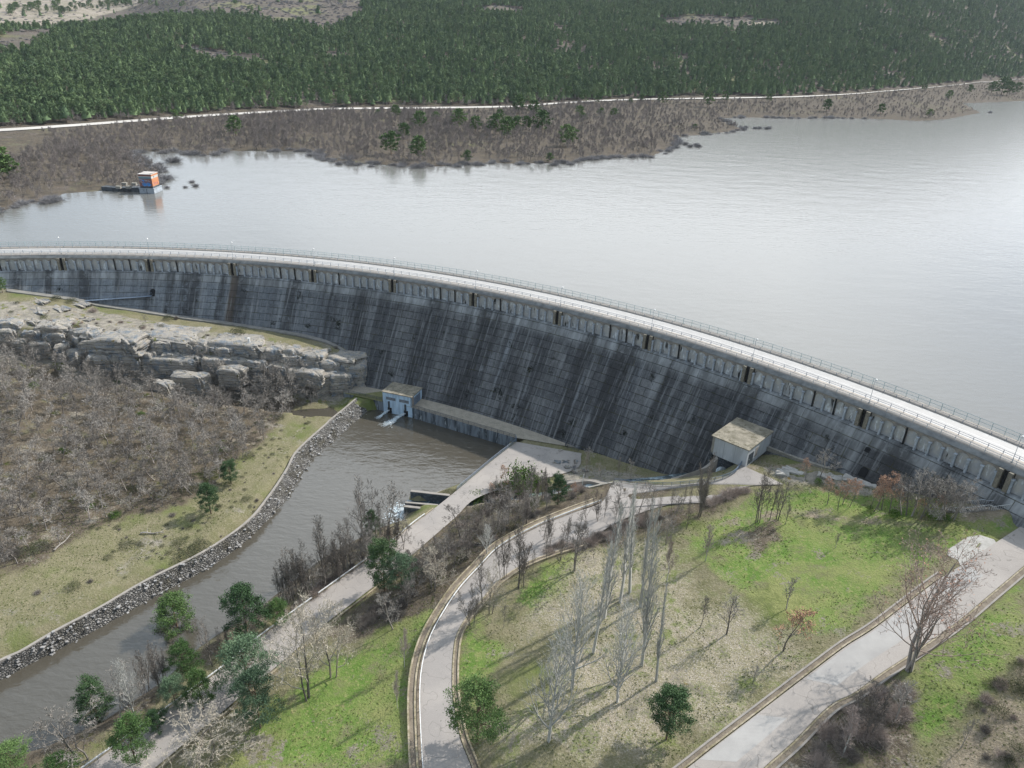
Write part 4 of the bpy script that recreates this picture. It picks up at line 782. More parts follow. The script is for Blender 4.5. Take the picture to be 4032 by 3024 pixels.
fp = bp(1500+340*.226, 1850+760*.226, RIVER+.04); mb = MB()
for q in range(700):
    p = fp+np.array([random.gauss(0,1.1)-abs(random.gauss(0,.9)), random.gauss(0,1.7), random.uniform(-.02,.06)]); mb.box(p, (random.uniform(.08,.42),random.uniform(.06,.2),.07), random.random()*3)
mb.build('white_water', MT['foam'], kind='stuff')
# pool-side bank edge
mb = MB(); eb = [bp(1500+x*.226, 1850+y*.226, RIVER+.25) for x, y in [(940,398),(1080,350),(1230,315),(1340,265),(1480,205)]]; mb.wall(smooth(eb, 12), .5, 1, -1); mb.build('bank_edging', MT['concrete_light'], label='thin pale concrete edging of the small grass wedge beside the pool', cat='edging')
# white marker pole by the channel
mp_ = ground(*ZA(822, 362)); mb = MB(); mb.tube([mp_, mp_+np.array([0.3,0,4.2])], .09, 6); mb.build('marker_pole', MT['white'], label='thin white marker pole standing beside the outlet channel below the rocky patch', cat='pole')
# metal pit guard on the terrace end and slab
a_ = [bp(*Z4(x, y), -31.9) for x, y in [(1460,1125),(1545,1150),(1560,1135),(1475,1100)]]
railing('pit_railing', np.array([a_[3],a_[0],a_[1],a_[2]]), 1.1, MT['dark_metal'], 'dark railing round a small pit at the foot of the dam', 'railing', 1.5, 3, .2)
mb = MB(); c_ = bp(*Z4(1433,1143), -31.85); mb.box(c_, (1.2,.7,.3), .4); mb.build('concrete_slab', MT['concrete_light'], label='small pale concrete block lying near the pit railing', cat='block')
# toe path and berm on the left abutment
pa = [(26, 1136, -9.9), (262, 1168, -12.7), (393, 1194, -14.6), (577, 1221, -16.4), (721, 1243, -17.6), (852, 1260, -18.3), (970, 1278, -19.0), (1114, 1300, -19.6), (1213, 1319, -20.1), (1285, 1339, -20.9), (1337, 1363, -22.0), (1367, 1387, -23.4)]
pin = smooth([bp(u, v, z) for u, v, z in pa], 60); pou = smooth([bp(u, v+10, z-.1) for u, v, z in pa], 60)
for q in (pin, pou): q[:,2] = np.maximum(q[:,2], zof(q[:,0], q[:,1])+.12)
mb = MB(); mb.strip(pou, pin); mb.wall(pou, .3, .5, 1); mb.build('toe_path', simple('grey_path', (.26,.25,.23),(.18,.175,.16),.6), kind='structure')
mb = MB(); s0_ = pin[-1]*.5+pou[-1]*.5
tgt = bp(1405, 1436, -26.2); dv = (tgt-s0_); L_ = np.linalg.norm(dv[:2]); ang = math.atan2(dv[1], dv[0])
for q in range(14): t = (q+.5)/14; mb.box(s0_+dv*t+np.array([0,0,.25]), (L_/14*.98, 1.3, .5), ang)
mb.build('concrete_steps', MT['concrete_light'], label='concrete steps at the lower end of the path along the dam foot', cat='steps')
def metal_stairs(P, w, label):
    P = np.asarray(P, float); e = empty('metal_staircase', P[0], label, 'staircase'); o3 = P[0]; tr = MB(); rl = MB(); 
    for a_, b_ in zip(P[:-1], P[1:]):
        d = b_-a_; Lh = np.linalg.norm(d[:2])+1e-6; ang = math.atan2(d[1], d[0]); n = max(2, int(max(Lh/.3, abs(d[2])/.2)))
        nn = np.array([-d[1], d[0], 0])/Lh*w/2
        for q in range(n): tr.box(a_+d*(q+.5)/n-o3, (Lh/n*.85, w, .06), ang)
        for s_ in (-1, 1):
            rl.tube([a_-o3+nn*s_, b_-o3+nn*s_], .07, 4); rl.tube([a_-o3+nn*s_+np.array([0,0,1.0]), b_-o3+nn*s_+np.array([0,0,1.0])], .04, 4)
            for q in range(0, n+1, 5): rl.tube([a_-o3+d*q/n+nn*s_, a_-o3+d*q/n+nn*s_+np.array([0,0,1.0])], .03, 4)
    for p in P[1:]: rl.tube([p-o3, p-o3-np.array([0,0,2.2])], .06, 4)
    tr.build('treads', MT['rail_blue'], e); rl.build('stair_railing', MT['rail_blue'], e)
def G4(x, y, z): return bp(1350+x*.1808, 1450+y*.1808, z)
metal_stairs([G4(330,20,-26.9), G4(400,15,-27.0), G4(575,220,-30.4), G4(450,285,-30.6), G4(385,370,-31.9)], 1.1, 'grey metal stairs zigzagging down beside the right end of the cliff')
p1 = face_pt(.35,-12.3,.5); p2 = face_pt(-5.2,-14.3,.6)
metal_stairs([p1, p1*.5+p2*.5, p2], 1.2, 'sloping blue grey walkway from the arched opening on the left part of the dam')
p1 = face_pt(51.9,-13.4,.6)
metal_stairs([bp(*Z5(1035,1060), -12.8), bp(*Z5(1130,1150), -14.0), bp(*Z5(1170,1165), -14.0)], 1.2, 'short grey metal stairs below the opening in the right part of the dam')
wk = np.array([bp(*Z5(x, y), z) for x, y, z in [(1040,1160,-14.4),(1160,1185,-14.2),(1170,1165,-13.6),(1330,1200,-12.6),(1500,1240,-11.6)]]); mb = MB(); mb.wall(wk, 1.2, .3, 1); mb.build('walkway', MT['concrete'], kind='structure')
railing('walkway_railing', wk, 1.0, MT['dark_metal'], 'dark railing of the narrow walkway at the foot of the dam, right side', 'railing', 2, 2, .25)
# concrete stairs far right
st_ = np.array([bp(*ZB(x, y), z) for x, y, z in [(1230,770,-10.2),(1380,800,-9.8),(1470,810,-9.6),(1780,770,-8.2),(1840,790,-8.2),(2160,745,-6.6),(2212,760,-6.5),(2700,700,-4.5)]])
e = empty('stairway', st_[0], 'long pale concrete stairway with white handrails climbing at the right end of the dam', 'stairway'); mb = MB()
for a_, b_ in zip(st_[:-1], st_[1:]):
    d = b_-a_; Lh = np.linalg.norm(d[:2]); ang = math.atan2(d[1], d[0]); n = max(1, int(Lh/.42))
    for q in range(n): mb.box(a_+d*(q+.5)/n-st_[0]+np.array([-math.sin(ang)*.9, math.cos(ang)*.9, -.2]), (Lh/n*.7, 1.8, .5), ang)
    mb.box((a_+b_)/2-st_[0]+np.array([-math.sin(ang)*.9, math.cos(ang)*.9, -.75]), (Lh, 1.7, .9), ang)
mb.build('steps', MT['concrete_light'], e)
for k_, oy in enumerate((0, 1.9)):
    rl = MB(); dd = np.array([0, oy, 0])
    rl.tube([p-st_[0]+dd+np.array([0,0,1.05]) for p in st_], .05, 5)
    for p in resample(st_, 60): rl.tube([p-st_[0]+dd, p-st_[0]+dd+np.array([0,0,1.05])], .025, 4)
    rl.build('handrail', MT['white_metal'] if k_ == 0 else MT['steel'], e)
# drain kerb behind the right terrace
dk = np.array([bp(*Z5(x, y), z) for x, y, z in [(650,1015,-15.6),(760,1055,-15.5),(850,1090,-15.2),(1000,1140,-14.6),(1180,1175,-14)]]); mb = MB(); mb.wall(resample(dk, 14)+np.array([0,0,.3]), .9, 1, -1); mb.build('toe_kerb', MT['concrete'], label='low concrete ledge along the dam foot right of the outlet house', cat='kerb')
# ================================================================ intake tower on the far left shore
def T(x, y, z): return bp(450+x*.1808, 620+y*.1808, z)
t0, t1 = T(560,780,WATER), T(880,790,WATER); ex, ey, wid, rz = local_frame(t0, t1); dep = 8.6
tw_ = empty('intake_tower', (t0[0],t0[1],WATER), 'square brick intake tower with orange walls, white band and blue graffiti, standing in the lake', 'tower', None, rz)
mb = MB(); lb(mb, 0, wid, 0, dep, -3, 2.2); lb(mb, -.15, wid+.15, -.15, dep+.15, 2.2, 2.5); mb.build('base', MT['concrete_blue'], tw_)
mb = MB(); lb(mb, wid*.5-.15, wid*.5+.15, -.05, 0, 0, 2.2); mb.build('base_joint', MT['concrete_dark'], tw_)
b0, b1, c0, c1 = .5, wid-.5, .5, dep-1.2
def band(name, z0, z1, mat, grow=0): mb = MB(); lb(mb, b0-grow, b1+grow, c0-grow, c1+grow, z0, z1); return mb.build(name, mat, tw_)
band('plinth', 2.5, 3.4, MT['concrete_dark'], .05)
m = M('graffiti_wall'); pos = m.coord('Object'); k = m.mix(m.noise(1.6, 4, pos, .6, .4, .6), (.16,.10,.13), (.33,.15,.09)); m_g = m
band('wall', 3.4, 7.2, m.col(k)); 
m2 = M('orange_wall'); k = m2.mix(m2.noise(1.5, 4, m2.coord('Object'), .6, .4, .65), (.50,.20,.09), (.60,.28,.15)); om = m2.col(k)
mb = MB(); lb(mb, b1+.01, b1+.05, c0, c1, 3.4, 7.2); mb.build('side_wall', om, tw_)
band('white_band', 7.2, 8.3, simple('white_band_paint', (.60,.60,.56), (.45,.46,.44), 1), .04)
mb = MB(); lb(mb, b0, b1-.3, c0-.08, c0-.04, 7.15, 8.0); mb.build('blue_band', simple('teal_paint', (.12,.20,.24),(.17,.26,.30), 1), tw_)
band('upper_band', 8.3, 9.2, simple('red_brown_brick', (.24,.10,.08), (.17,.08,.075), 1.4), .02)
mb = MB(); lb(mb, b1+.02, b1+.06, c0, c1, 8.3, 9.2); mb.build('side_band', om, tw_)
band('roof', 9.2, 9.45, simple('pale_roof_sheet', (.62,.57,.53), (.52,.48,.45), .8), .2)
mb = MB(); lb(mb, b0, b1, c0+2.4, c0+2.6, 9.45, 9.6); lb(mb, b1-.4, b1-.2, c0, c1, 9.45, 9.6); mb.build('roof_seam', MT['concrete'], tw_)
mb = MB(); lb(mb, b1+.05, b1+.09, c0+2.2, c0+2.8, 7.5, 8.0); mb.build('window', MT['black'], tw_)
# the spray-painted tag: flat painted strokes on the brick
blue = simple('blue_spray', (.05,.22,.62), (.10,.38,.78), 1.5); pale = simple('pale_spray', (.45,.52,.66), (.35,.40,.55), 2)
def stroke(mbb, pts, w):
    for (xa, za), (xb, zb) in zip(pts[:-1], pts[1:]):
        d = np.array([xb-xa, zb-za]); n = np.array([-d[1], d[0]])/(np.linalg.norm(d)+1e-9)*w/2; y = c0-.05
        mbb.add([(xa-n[0],y,za-n[1]),(xb-n[0],y,zb-n[1]),(xb+n[0],y,zb+n[1]),(xa+n[0],y,za+n[1])], [(0,1,2,3)])
mb = MB()
for sx in (1.9, 4.0):
    for pts in ([(0,4.9),(.9,5.1),(1.7,4.9),(1.2,4.5),(.5,4.4),(1.3,4.1),(2.1,3.9)], [(0,4.6),(.3,4.0),(.8,3.75),(1.6,3.7)], [(1.2,5.0),(1.9,4.3),(2.2,4.6)]): stroke(mb, [(sx+x, z) for x, z in pts], .42)
stroke(mb, [(2.3,6.6),(2.9,5.8)], .7); mb.build('graffiti', blue, tw_)
mb = MB()
for pts in ([(.6,6.9),(1.0,6.2),(1.5,5.6),(2.2,5.0)], [(1.0,6.9),(2.0,6.6),(1.8,5.9)], [(3.3,6.7),(3.7,6.0),(4.2,6.5),(4.6,5.8)], [(5.0,6.6),(5.4,6.0),(6.0,5.6)]): stroke(mb, pts, .22)
mb.build('graffiti', pale, tw_)
mb = MB()
for pts in ([(1.2,4.2),(1.8,5.2),(2.6,4.0)], [(3.0,4.9),(3.8,4.2),(4.6,5.1),(5.6,3.9)]):
    for (xa, za), (xb, zb) in zip(pts[:-1], pts[1:]): mb.tube([(b1+.07, c0+xa, za),(b1+.07, c0+xb, zb)], .12, 4)
mb.build('graffiti', simple('pink_spray', (.60,.22,.36),(.70,.40,.42), 2), tw_)
# pier with square blocks
pq = [T(540,745,WATER), T(350,745,WATER), T(100,745,WATER), T(-250,720,WATER)]
mb = MB()
for a_, b_ in zip(pq[:-1], pq[1:]):
    d = b_-a_; L_ = np.linalg.norm(d[:2]); mb.box((a_+b_)/2+np.array([0,2.0,.2]), (L_+.3, 4, 3.4), math.atan2(d[1], d[0]))
mb.build('pier', MT['concrete_dark'], label='low dark concrete pier joining the intake tower to the shore', cat='pier')
for q, (x, y, lab) in enumerate([(100,660,'nearest left'), (318,660,'nearest right'), (230,585,'rear left'), (440,590,'rear right')]):
    c_ = T(x, y+15, WATER+1.9); mb = MB(); mb.box(c_+np.array([0,0,.55]), (2.2,1.8,1.1), .05); mb.box(c_+np.array([0,0,1.15]), (2.4,2.0,.15), .05); mb.build('concrete_block', MT['concrete'], label='square concrete block on the pier by the intake tower, %s one' % lab, cat='block', group='blocks on the pier')
# ================================================================ cliff
def rock_mesh(w, d, h, seed, layers=9):
    r = np.random.default_rng(seed); nu, nv = 56, max(20, int(h*4)); V = []; prof_ = r.random(layers+2)*.11; ph = r.random(12)*6; tilt = (r.random()-.5)*.10
    crack = r.random(3)*6.28
    for j in range(nv+1):
        t = j/nv; li = min(int(t*layers+.35*math.sin(t*9+ph[4])), layers); lay = prof_[li]; f = 1-lay-.05*(1-t)-(.12*max(0, t-.92)/.08)
        gro = .05 if abs((t*layers) % 1-.5) > .43 else 0
        for i in range(nu):
            a = 2*math.pi*i/nu; ca, sa = math.cos(a), math.sin(a); e_ = .42
            x = math.copysign(abs(ca)**e_, ca); y = math.copysign(abs(sa)**e_, sa)
            ck = sum(.10*math.exp(-((a-q+3.14) % 6.28-3.14)**2/.006) for q in crack)
            n_ = 1+.09*math.sin(3*a+ph[0])+.06*math.sin(5*a+ph[1]+t*2)+.05*math.sin(11*a+ph[2]+li)+.04*(r.random()-.5)-ck
            V.append((x*w/2*(f-gro)*n_, y*d/2*(f-gro)*n_, (t-1)*h+tilt*x*w/2+.25*math.sin(4*a+ph[3])*t))
    V.append((0,0,.2*r.random())); top = len(V)-1
    F = [(j*nu+i, j*nu+(i+1)%nu, (j+1)*nu+(i+1)%nu, (j+1)*nu+i) for j in range(nv) for i in range(nu)]
    me = bpy.data.meshes.new('rock'); me.from_pydata(V, [], F+[(nv*nu+i, nv*nu+(i+1)%nu, top) for i in range(nu)])
    return me
rocks = [
 (-60, 570, 100, 575, -13.15, 4.0, 6, 'rounded grey boulder at the far left edge of the cliff'),
 (205, 600, 420, 590, -14.5, 5.5, 9, 'low broad sandstone slab near the left end of the cliff'),
 (415, 610, 545, 640, -15.45, 4.5, 7, 'narrow sandstone block between two broad slabs of the cliff'),
 (520, 655, 790, 690, -16.39, 4.2, 12, 'long overhanging sandstone slab left of the dark cleft'),
 (790, 640, 1165, 670, -17.85, 7.2, 14, 'largest flat topped sandstone block in the middle of the cliff'),
 (1165, 690, 1250, 700, -19.2, 7.0, 7, 'dark recessed rock between the two large blocks of the cliff'),
 (1240, 690, 1550, 705, -18.9, 6.0, 11, 'flat sandstone block under the white survey pillar'),
 (1555, 735, 1700, 730, -20.84, 5.0, 8, 'recessed broken rock right of the pillar block'),
 (1690, 730, 1782, 745, -21.1, 5.6, 6, 'smooth tall dark grey rock leaning at the cliff edge'),
 (1780, 750, 1925, 775, -21.8, 5.2, 8, 'squared rock block second from the right end of the cliff'),
 (1945, 765, 2145, 800, -23.02, 8.2, 9, 'high rock block closing the right end of the cliff beside the dam'),
 (495, 735, 655, 740, -19.92, 5.5, 6, 'lower rounded rock below the long overhanging slab'),
 (650, 725, 780, 750, -20.24, 6.0, 5, 'lower upright rock left of the dark cleft'),
 (845, 790, 1150, 800, -23.22, 7.0, 7, 'broken pale rock below the largest cliff block'),
 (1260, 790, 1550, 800, -23.3, 5.5, 8, 'wedge shaped lower slab below the pillar block'),
 (1290, 850, 1450, 860, -24.68, 4.5, 5, 'pale blue grey boulder at the foot of the pillar block'),
 (1780, 865, 1925, 880, -25.5, 4.0, 6, 'lower broken rock beneath the squared block'),
 (1010, 880, 1210, 900, -25.57, 5.5, 5, 'mossy rock face near the foot of the cliff middle'),
 (910, 930, 1010, 950, -26.57, 4.0, 4, 'small pale rock at the lowest foot of the cliff')]
for q, (xa, ya, xb, yb, zt, h, dp, lab) in enumerate(rocks):
    a_, b_ = bp(*Z3(xa, ya), zt), bp(*Z3(xb, yb), zt); d = b_-a_; w = np.linalg.norm(d[:2])*1.06; ang = math.atan2(d[1], d[0])
    o = ob('rock_block', rock_mesh(w, dp, h*1.35, 50+q), MT['rock'], label=lab, cat='rock', group='sandstone blocks of the cliff')
    mid = (a_+b_)/2; nrm = np.array([-math.sin(ang), math.cos(ang)]); o.location = (mid[0]+nrm[0]*dp*.42, mid[1]+nrm[1]*dp*.42, zt+.25); o.rotation_euler.z = ang
    bt_ = o.data
for q in range(34):
    k_ = int((q+.3+.4*random.random())/34*159); p = cl_[min(k_, 159)]; tn_ = tcl[min(k_, 159)]/np.linalg.norm(tcl[min(k_, 159)]); nb_ = np.array([-tn_[1], tn_[0]]); deep = q % 2
    w = random.uniform(5, 9); o = ob('rock_block', rock_mesh(w, random.uniform(5, 8), p[3]+1.5, 400+q), MT['rock'], label='broken sandstone filling the cliff between the large blocks', cat='rock', group='broken rocks of the cliff face')
    off_ = (1.2 if deep else -1.4); o.location = (p[0]+nb_[0]*off_, p[1]+nb_[1]*off_, p[2]-(.9 if deep else 3.2+random.random()*1.5)); o.rotation_euler.z = math.atan2(tn_[1], tn_[0])
# strata ledges scattered on the plateau and small boulders
for q in range(20):
    u = random.uniform(-20, 2000); v = 455+u*.165+random.uniform(-20, 130)
    if u < 500: v = random.uniform(430, 560)
    g = ground(*Z3(u, v)); w = random.uniform(4, 9); me = rock_mesh(w, w*.5, random.uniform(.5,.9), 200+q, 3); o = ob('rock_ledge', me, MT['rock'], label='low weathered sandstone ledge on the plateau above the cliff', cat='rock', group='sandstone ledges on the plateau'); o.location = (g[0], g[1], g[2]+.2); o.rotation_euler.z = -.35+random.uniform(-.2,.2)
for q in range(9):
    u, v = random.uniform(600, 860), random.uniform(150, 260); g = ground(*ZA(u, v)); o = ob('boulder', rock_mesh(random.uniform(1,3), random.uniform(1,2), .8, 300+q, 3), MT['rock'], label='pale lichen covered boulder on the rocky patch below the dam', cat='rock', group='boulders on the rocky patch'); o.location = (g[0], g[1], g[2]+.4)
for q, (x, y) in enumerate([(740,1180),(800,1170),(1000,1200),(1060,1205),(1150,1215),(1250,1250)]):
    g = ground(*Z5(x, y)); o = ob('boulder', rock_mesh(random.uniform(3,5), random.uniform(1.5,2.5), .8, 330+q, 3), MT['gravel'], label='flat pale rock outcrop between the right lawn and the dam', cat='rock', group='outcrops above the right lawn'); o.location = (g[0], g[1], g[2]+.35); o.rotation_euler.z = -.5
# survey pillar
g = bp(*Z3(1498,690), -19.3); e = empty('survey_pillar', g, 'small white survey pillar on its round base on top of the cliff', 'survey pillar')
mb = MB(); mb.tube([(0,0,0),(0,0,.35)], .9, 12); mb.build('base', MT['concrete'], e); mb = MB(); mb.tube([(0,0,.35),(0,0,1.8)], [.38,.32], 12); mb.build('shaft', MT['white'], e); mb = MB(); mb.tube([(0,0,1.8),(0,0,1.95)], .45, 12); mb.build('cap', MT['white'], e)
# fallen branches
for (f, a_, b_, lab) in [(Z6,(670,548),(780,545),'fallen grey branch lying on the grassy left bank'), (Z6,(260,630),(350,545),'bare fallen branch at the lower edge of the left wood')]:
    g0_, g1_ = ground(*f(*a_)), ground(*f(*b_)); mb = MB(); n = 8; pts = [g0_*(1-t)+g1_*t+np.array([0,0,.3+.15*math.sin(t*9)]) for t in np.linspace(0,1,n)]; mb.tube(pts, list(np.linspace(.2,.08,n)), 6)
    for q in range(5): p = pts[2+q]; mb.tube([p, p+np.array([random.uniform(-1.5,1.5), random.uniform(-1.5,1.5), .4])], [.08,.03], 4)
    mb.build('fallen_branch', MT['bark_grey'], label=lab, cat='branch')
# pale air between the camera and the far hills
hz = bpy.data.materials.new('haze'); hz.use_nodes = True; hn = hz.node_tree; hn.nodes.clear(); pv = hn.nodes.new('ShaderNodeVolumePrincipled'); hout = hn.nodes.new('ShaderNodeOutputMaterial'); hn.links.new(pv.outputs[0], hout.inputs['Volume'])
pv.inputs['Color'].default_value = (.82,.90,1,1); pv.inputs['Density'].default_value = .00004; pv.inputs['Anisotropy'].default_value = 0
mb = MB(); mb.box((0,2500,240), (13000,11500,604)); mb.build('haze', hz, kind='stuff')
#TREES
# ================================================================ vegetation builders
def nrm(v): return v/(np.linalg.norm(v)+1e-9)
class TB:
    def __init__(s): s.V = []; s.F = []
    def prism(s, p, q, r0, r1):
        d = nrm(q-p); a = nrm(np.cross(d, (0,0,1.) if abs(d[2]) < .9 else (1.,0,0))); b = np.cross(d, a); o = len(s.V)
        for c, r in ((p, r0), (q, r1)):
            for k in range(3): t = 2.094*k; s.V.append(c+r*(math.cos(t)*a+math.sin(t)*b))
        for k in range(3): k2 = (k+1) % 3; s.F += [(o+k, o+k2, o+3+k2), (o+k, o+3+k2, o+3+k)]
    def sliver(s, p, q, w):
        d = nrm(q-p); a = nrm(np.cross(d, RNG.normal(size=3))); o = len(s.V); s.V += [p-a*w/2, p+a*w/2, q]; s.F.append((o, o+1, o+2))
    def mesh(s, name, mat): me = mesh_np(name, s.V, s.F); me.materials.append(mat); return me
def bare_tree(seed, lev=4, first=.28, kids=(6,5,5,5), ang=(55,50,50,55), lens=(.42,.55,.55,.6), up=.25, wig=.25, r0=.022, tw=.006, leader=True, stems=1, lean=0, leaves=0, bs=.035):
    r = np.random.default_rng(seed); tr, cr, lf = TB(), TB(), TB()
    def branch(p, d, L_, rad_, lv):
        n = 4 if lv < 2 else (3 if lv < lev-1 else 1); pts = [p]; dirs = [d]
        for k in range(n):
            d = nrm(d+r.normal(size=3)*wig*(.5 if lv == 0 else 1)+np.array([0,0,up*(.3 if lv == 0 else 1)])); pts.append(pts[-1]+d*L_/n); dirs.append(d)
        last = lv == lev
        for k in range(n):
            ra, rb = rad_*(1-.8*k/n), rad_*(1-.8*(k+1)/n)
            if last or rad_ < tw*.6: cr.sliver(pts[k], pts[k+1], max(tw, rad_*2))
            else: (tr if lv == 0 else cr).prism(pts[k], pts[k+1], ra, rb)
        if leaves and lv >= lev-1:
            for _ in range(leaves if r.random() < (.6 if leaves > 1 else .12) else 0):
                q_ = .014 if leaves > 1 else .006; c_ = pts[-1]+r.normal(size=3)*.018; a = r.normal(size=3)*q_; b = r.normal(size=3)*q_; o = len(lf.V); lf.V += [c_, c_+a, c_+b]; lf.F.append((o,o+1,o+2))
        if last: return
        K = kids[lv]; az0 = r.random()*6.28
        for k in range(K):
            t = (first+(1-first)*(k+.5+.6*(r.random()-.5))/K) if lv == 0 else (.25+.75*(k+r.random())/K)
            x = min(max(t,0),.999)*n; i = int(x); pp = pts[i]+(pts[i+1]-pts[i])*(x-i); dd = dirs[min(i+1, n)]
            a1 = nrm(np.cross(dd, (0,0,1.) if abs(dd[2]) < .95 else (1.,0,0))); b1 = np.cross(dd, a1); az = az0+2.4*k+r.random()
            th = math.radians(ang[lv]*(.7+.6*r.random())*(1-.35*t if lv == 0 else 1)); nd = nrm(math.cos(th)*dd+math.sin(th)*(math.cos(az)*a1+math.sin(az)*b1))
            LL_ = L_*lens[lv]*((1.15-.75*t) if lv == 0 else (1.1-.5*t))*(.8+.4*r.random())
            branch(pp, nd, LL_, rad_*(1-.8*t)*.62, lv+1)
        if not leader: return
    for q in range(stems):
        b = np.array([r.normal()*bs, r.normal()*bs, -.02]) if stems > 1 else np.array([0,0,-.02.__float__()])
        branch(b, nrm(np.array([lean+r.normal()*.10*(stems > 1), r.normal()*.1*(stems > 1), 1.])), (.86 if q == 0 else .6+.25*r.random()), r0*(1 if q == 0 else .7), 0)
    zm = max([v[2] for v in cr.V]+[.1])
    for B in (tr, cr, lf):
        for i in range(len(B.V)): B.V[i] = B.V[i]/zm
    return tr, cr, lf
def pine(seed, H_W=.34, clumps=110, per=34, ls=.030, base=.28, shape='round', gap=.25):
    r = np.random.default_rng(seed); tr, cr = TB(), TB(); p = np.array([0,0,-.02])
    k = r.normal(size=2)*.02
    for i in range(6): q = np.array([k[0]*i/6+r.normal()*.004, k[1]*i/6+r.normal()*.004, .95*(i+1)/6]); tr.prism(p, q, .020*(1-i/7), .020*(1-(i+1)/7)); p = q
    lob = r.random(6)*6.28
    if shape == 'cone':                                  # dense inner core, added to give crowns a lit and a dark side
        o = len(cr.V); nr, ns = 5, 9
        for j in range(nr):
            t = j/(nr-.5); rr0 = H_W*((1-t)**.8)*.80
            for i in range(ns): a = 6.283*(i+.5*(j%2))/ns; q = rr0*(.7+.6*r.random()); cr.V.append(np.array([q*math.cos(a), q*math.sin(a), base+(1-base)*t*.97+.06*(r.random()-.5)]))
        cr.V.append(np.array([0,0,.99]))
        for j in range(nr-1):
            for i in range(ns): i2 = (i+1) % ns; cr.F += [(o+j*ns+i, o+j*ns+i2, o+(j+1)*ns+i), (o+j*ns+i2, o+(j+1)*ns+i2, o+(j+1)*ns+i)]
        for i in range(ns): cr.F.append((o+(nr-1)*ns+i, o+(nr-1)*ns+(i+1)%ns, o+nr*ns))
    for c in range(clumps):
        t = r.random()**(.9 if shape == 'cone' else .75); z = base+(1-base)*t*.97
        prof_ = (1-t)**.75*1.05+.04 if shape == 'cone' else math.sqrt(max(0, 1-(max(0,t-.35)/.66)**2))*(.55+.45*min(1, t/.3))
        a = r.random()*6.283; lobf = 1+.28*math.sin(2*a+lob[0]+z*6)+.18*math.sin(5*a+lob[1]-z*9)+.25*(r.random()-.5)
        rr = H_W*prof_*lobf*(r.random()**.35)
        c_ = np.array([rr*math.cos(a), rr*math.sin(a), z+.02*r.normal()]); 
        if c % 3 == 0 and rr > .08: tr.prism(np.array([0,0,max(base*.8, z-rr*.35)]), c_, .005, .002)
        out = nrm(np.array([math.cos(a), math.sin(a), .55])); cs = (.05 if per > 60 else .055)*(1+.5*r.random())*(H_W/.34)**.5
        P = c_+r.normal(size=(per,3))*cs*np.array([1,1,.62])*.55
        D = r.normal(size=(per,3))+out*.9; D /= np.linalg.norm(D, axis=1)[:,None]; S_ = np.cross(D, r.normal(size=(per,3))); S_ /= np.linalg.norm(S_, axis=1)[:,None]+1e-9
        l_ = ls*(.6+.8*r.random((per,1)))
        o = len(cr.V); V = np.stack([P-S_*l_*.38, P+S_*l_*.38, P+D*l_], 1).reshape(-1,3); cr.V += list(V); cr.F += [(o+3*i, o+3*i+1, o+3*i+2) for i in range(per)]
    return tr, cr
def bush(seed, n=500, tw=.012, leafy=False, hw=.6):
    r = np.random.default_rng(seed); cr = TB()
    for i in range(n):
        a = r.random()*6.283; th = r.random()**.6*1.25; d = np.array([math.sin(th)*math.cos(a)*hw*1.3, math.sin(th)*math.sin(a)*hw*1.3, math.cos(th)]); L_ = (.65+.35*r.random())*(1+.2*math.sin(3*a+seed))
        p = np.array([r.normal()*.18*hw, r.normal()*.18*hw, 0]); m_ = p+d*L_*.5+r.normal(size=3)*.06; q = p+d*L_+r.normal(size=3)*.07
        if leafy:
            for _ in range(3):
                c_ = q+r.normal(size=3)*.08; A1 = r.normal(size=3)*.05; B1 = r.normal(size=3)*.05; o = len(cr.V); cr.V += [c_, c_+A1, c_+B1]; cr.F.append((o,o+1,o+2))
        else: cr.sliver(p, m_, tw*1.4); cr.sliver(m_, q, tw); cr.sliver(m_, m_+nrm(q-m_+r.normal(size=3)*.4)*.3, tw)
    for i in range(len(cr.V)): cr.V[i] = cr.V[i]*np.array([1,1,1.]); 
    return cr
FORMS = {}
def reg(key, builder, seeds, mt, mc, ml=None):
    out = []
    for s_ in seeds:
        q = builder(s_)
        if isinstance(q, TB): out.append((None, q.mesh('foliage', mc), None)); continue
        tr, cr = q[0], q[1]; lf = q[2] if len(q) > 2 and q[2].F else None
        out.append((tr.mesh('trunk', mt), cr.mesh('crown', mc), lf.mesh('leaves', ml) if lf else None))
    FORMS[key] = out
reg('oak', lambda s_: bare_tree(s_, 4, .22, (8,6,6,5), (62,50,50,55), (.52,.55,.5,.5), .12, .30, .020, .0075), (1,2,3,4), MT['bark_grey'], MT['bark_grey'])
reg('wood_oak', lambda s_: bare_tree(s_, 3, .25, (10,8,8), (60,52,55), (.52,.55,.55), .12, .34, .022, .013), (11,12,13,14,15), MT['bark_far'], MT['bark_grey'])
reg('far_oak', lambda s_: bare_tree(s_, 3, .30, (9,6,7), (55,48,50), (.45,.55,.55), .2, .28, .024, .026), (21,22,23), MT['bark_far'], MT['bark_far'])
reg('poplar', lambda s_: bare_tree(s_, 3, .10, (30,7,6), (36,30,35), (.22,.55,.55), .45, .07, .0130, .0025), (31,32,33), MT['bark_pale'], MT['bark_pale'])
reg('poplar_thin', lambda s_: bare_tree(s_, 3, .22, (26,6,5), (26,26,30), (.15,.55,.55), .5, .06, .0120, .0025), (34,35), MT['bark_pale'], MT['bark_pale'])
reg('poplar_wide', lambda s_: bare_tree(s_, 3, .14, (26,8,7), (50,34,35), (.40,.55,.55), .34, .12, .016, .0028), (36,37,38), MT['bark_pale'], MT['bark_pale'])
reg('alder', lambda s_: bare_tree(s_, 3, .22, (16,6,6), (42,40,45), (.32,.55,.55), .3, .16, .011, .0045), (41,42,43,44), MT['bark_dark'], MT['bark_dark'])
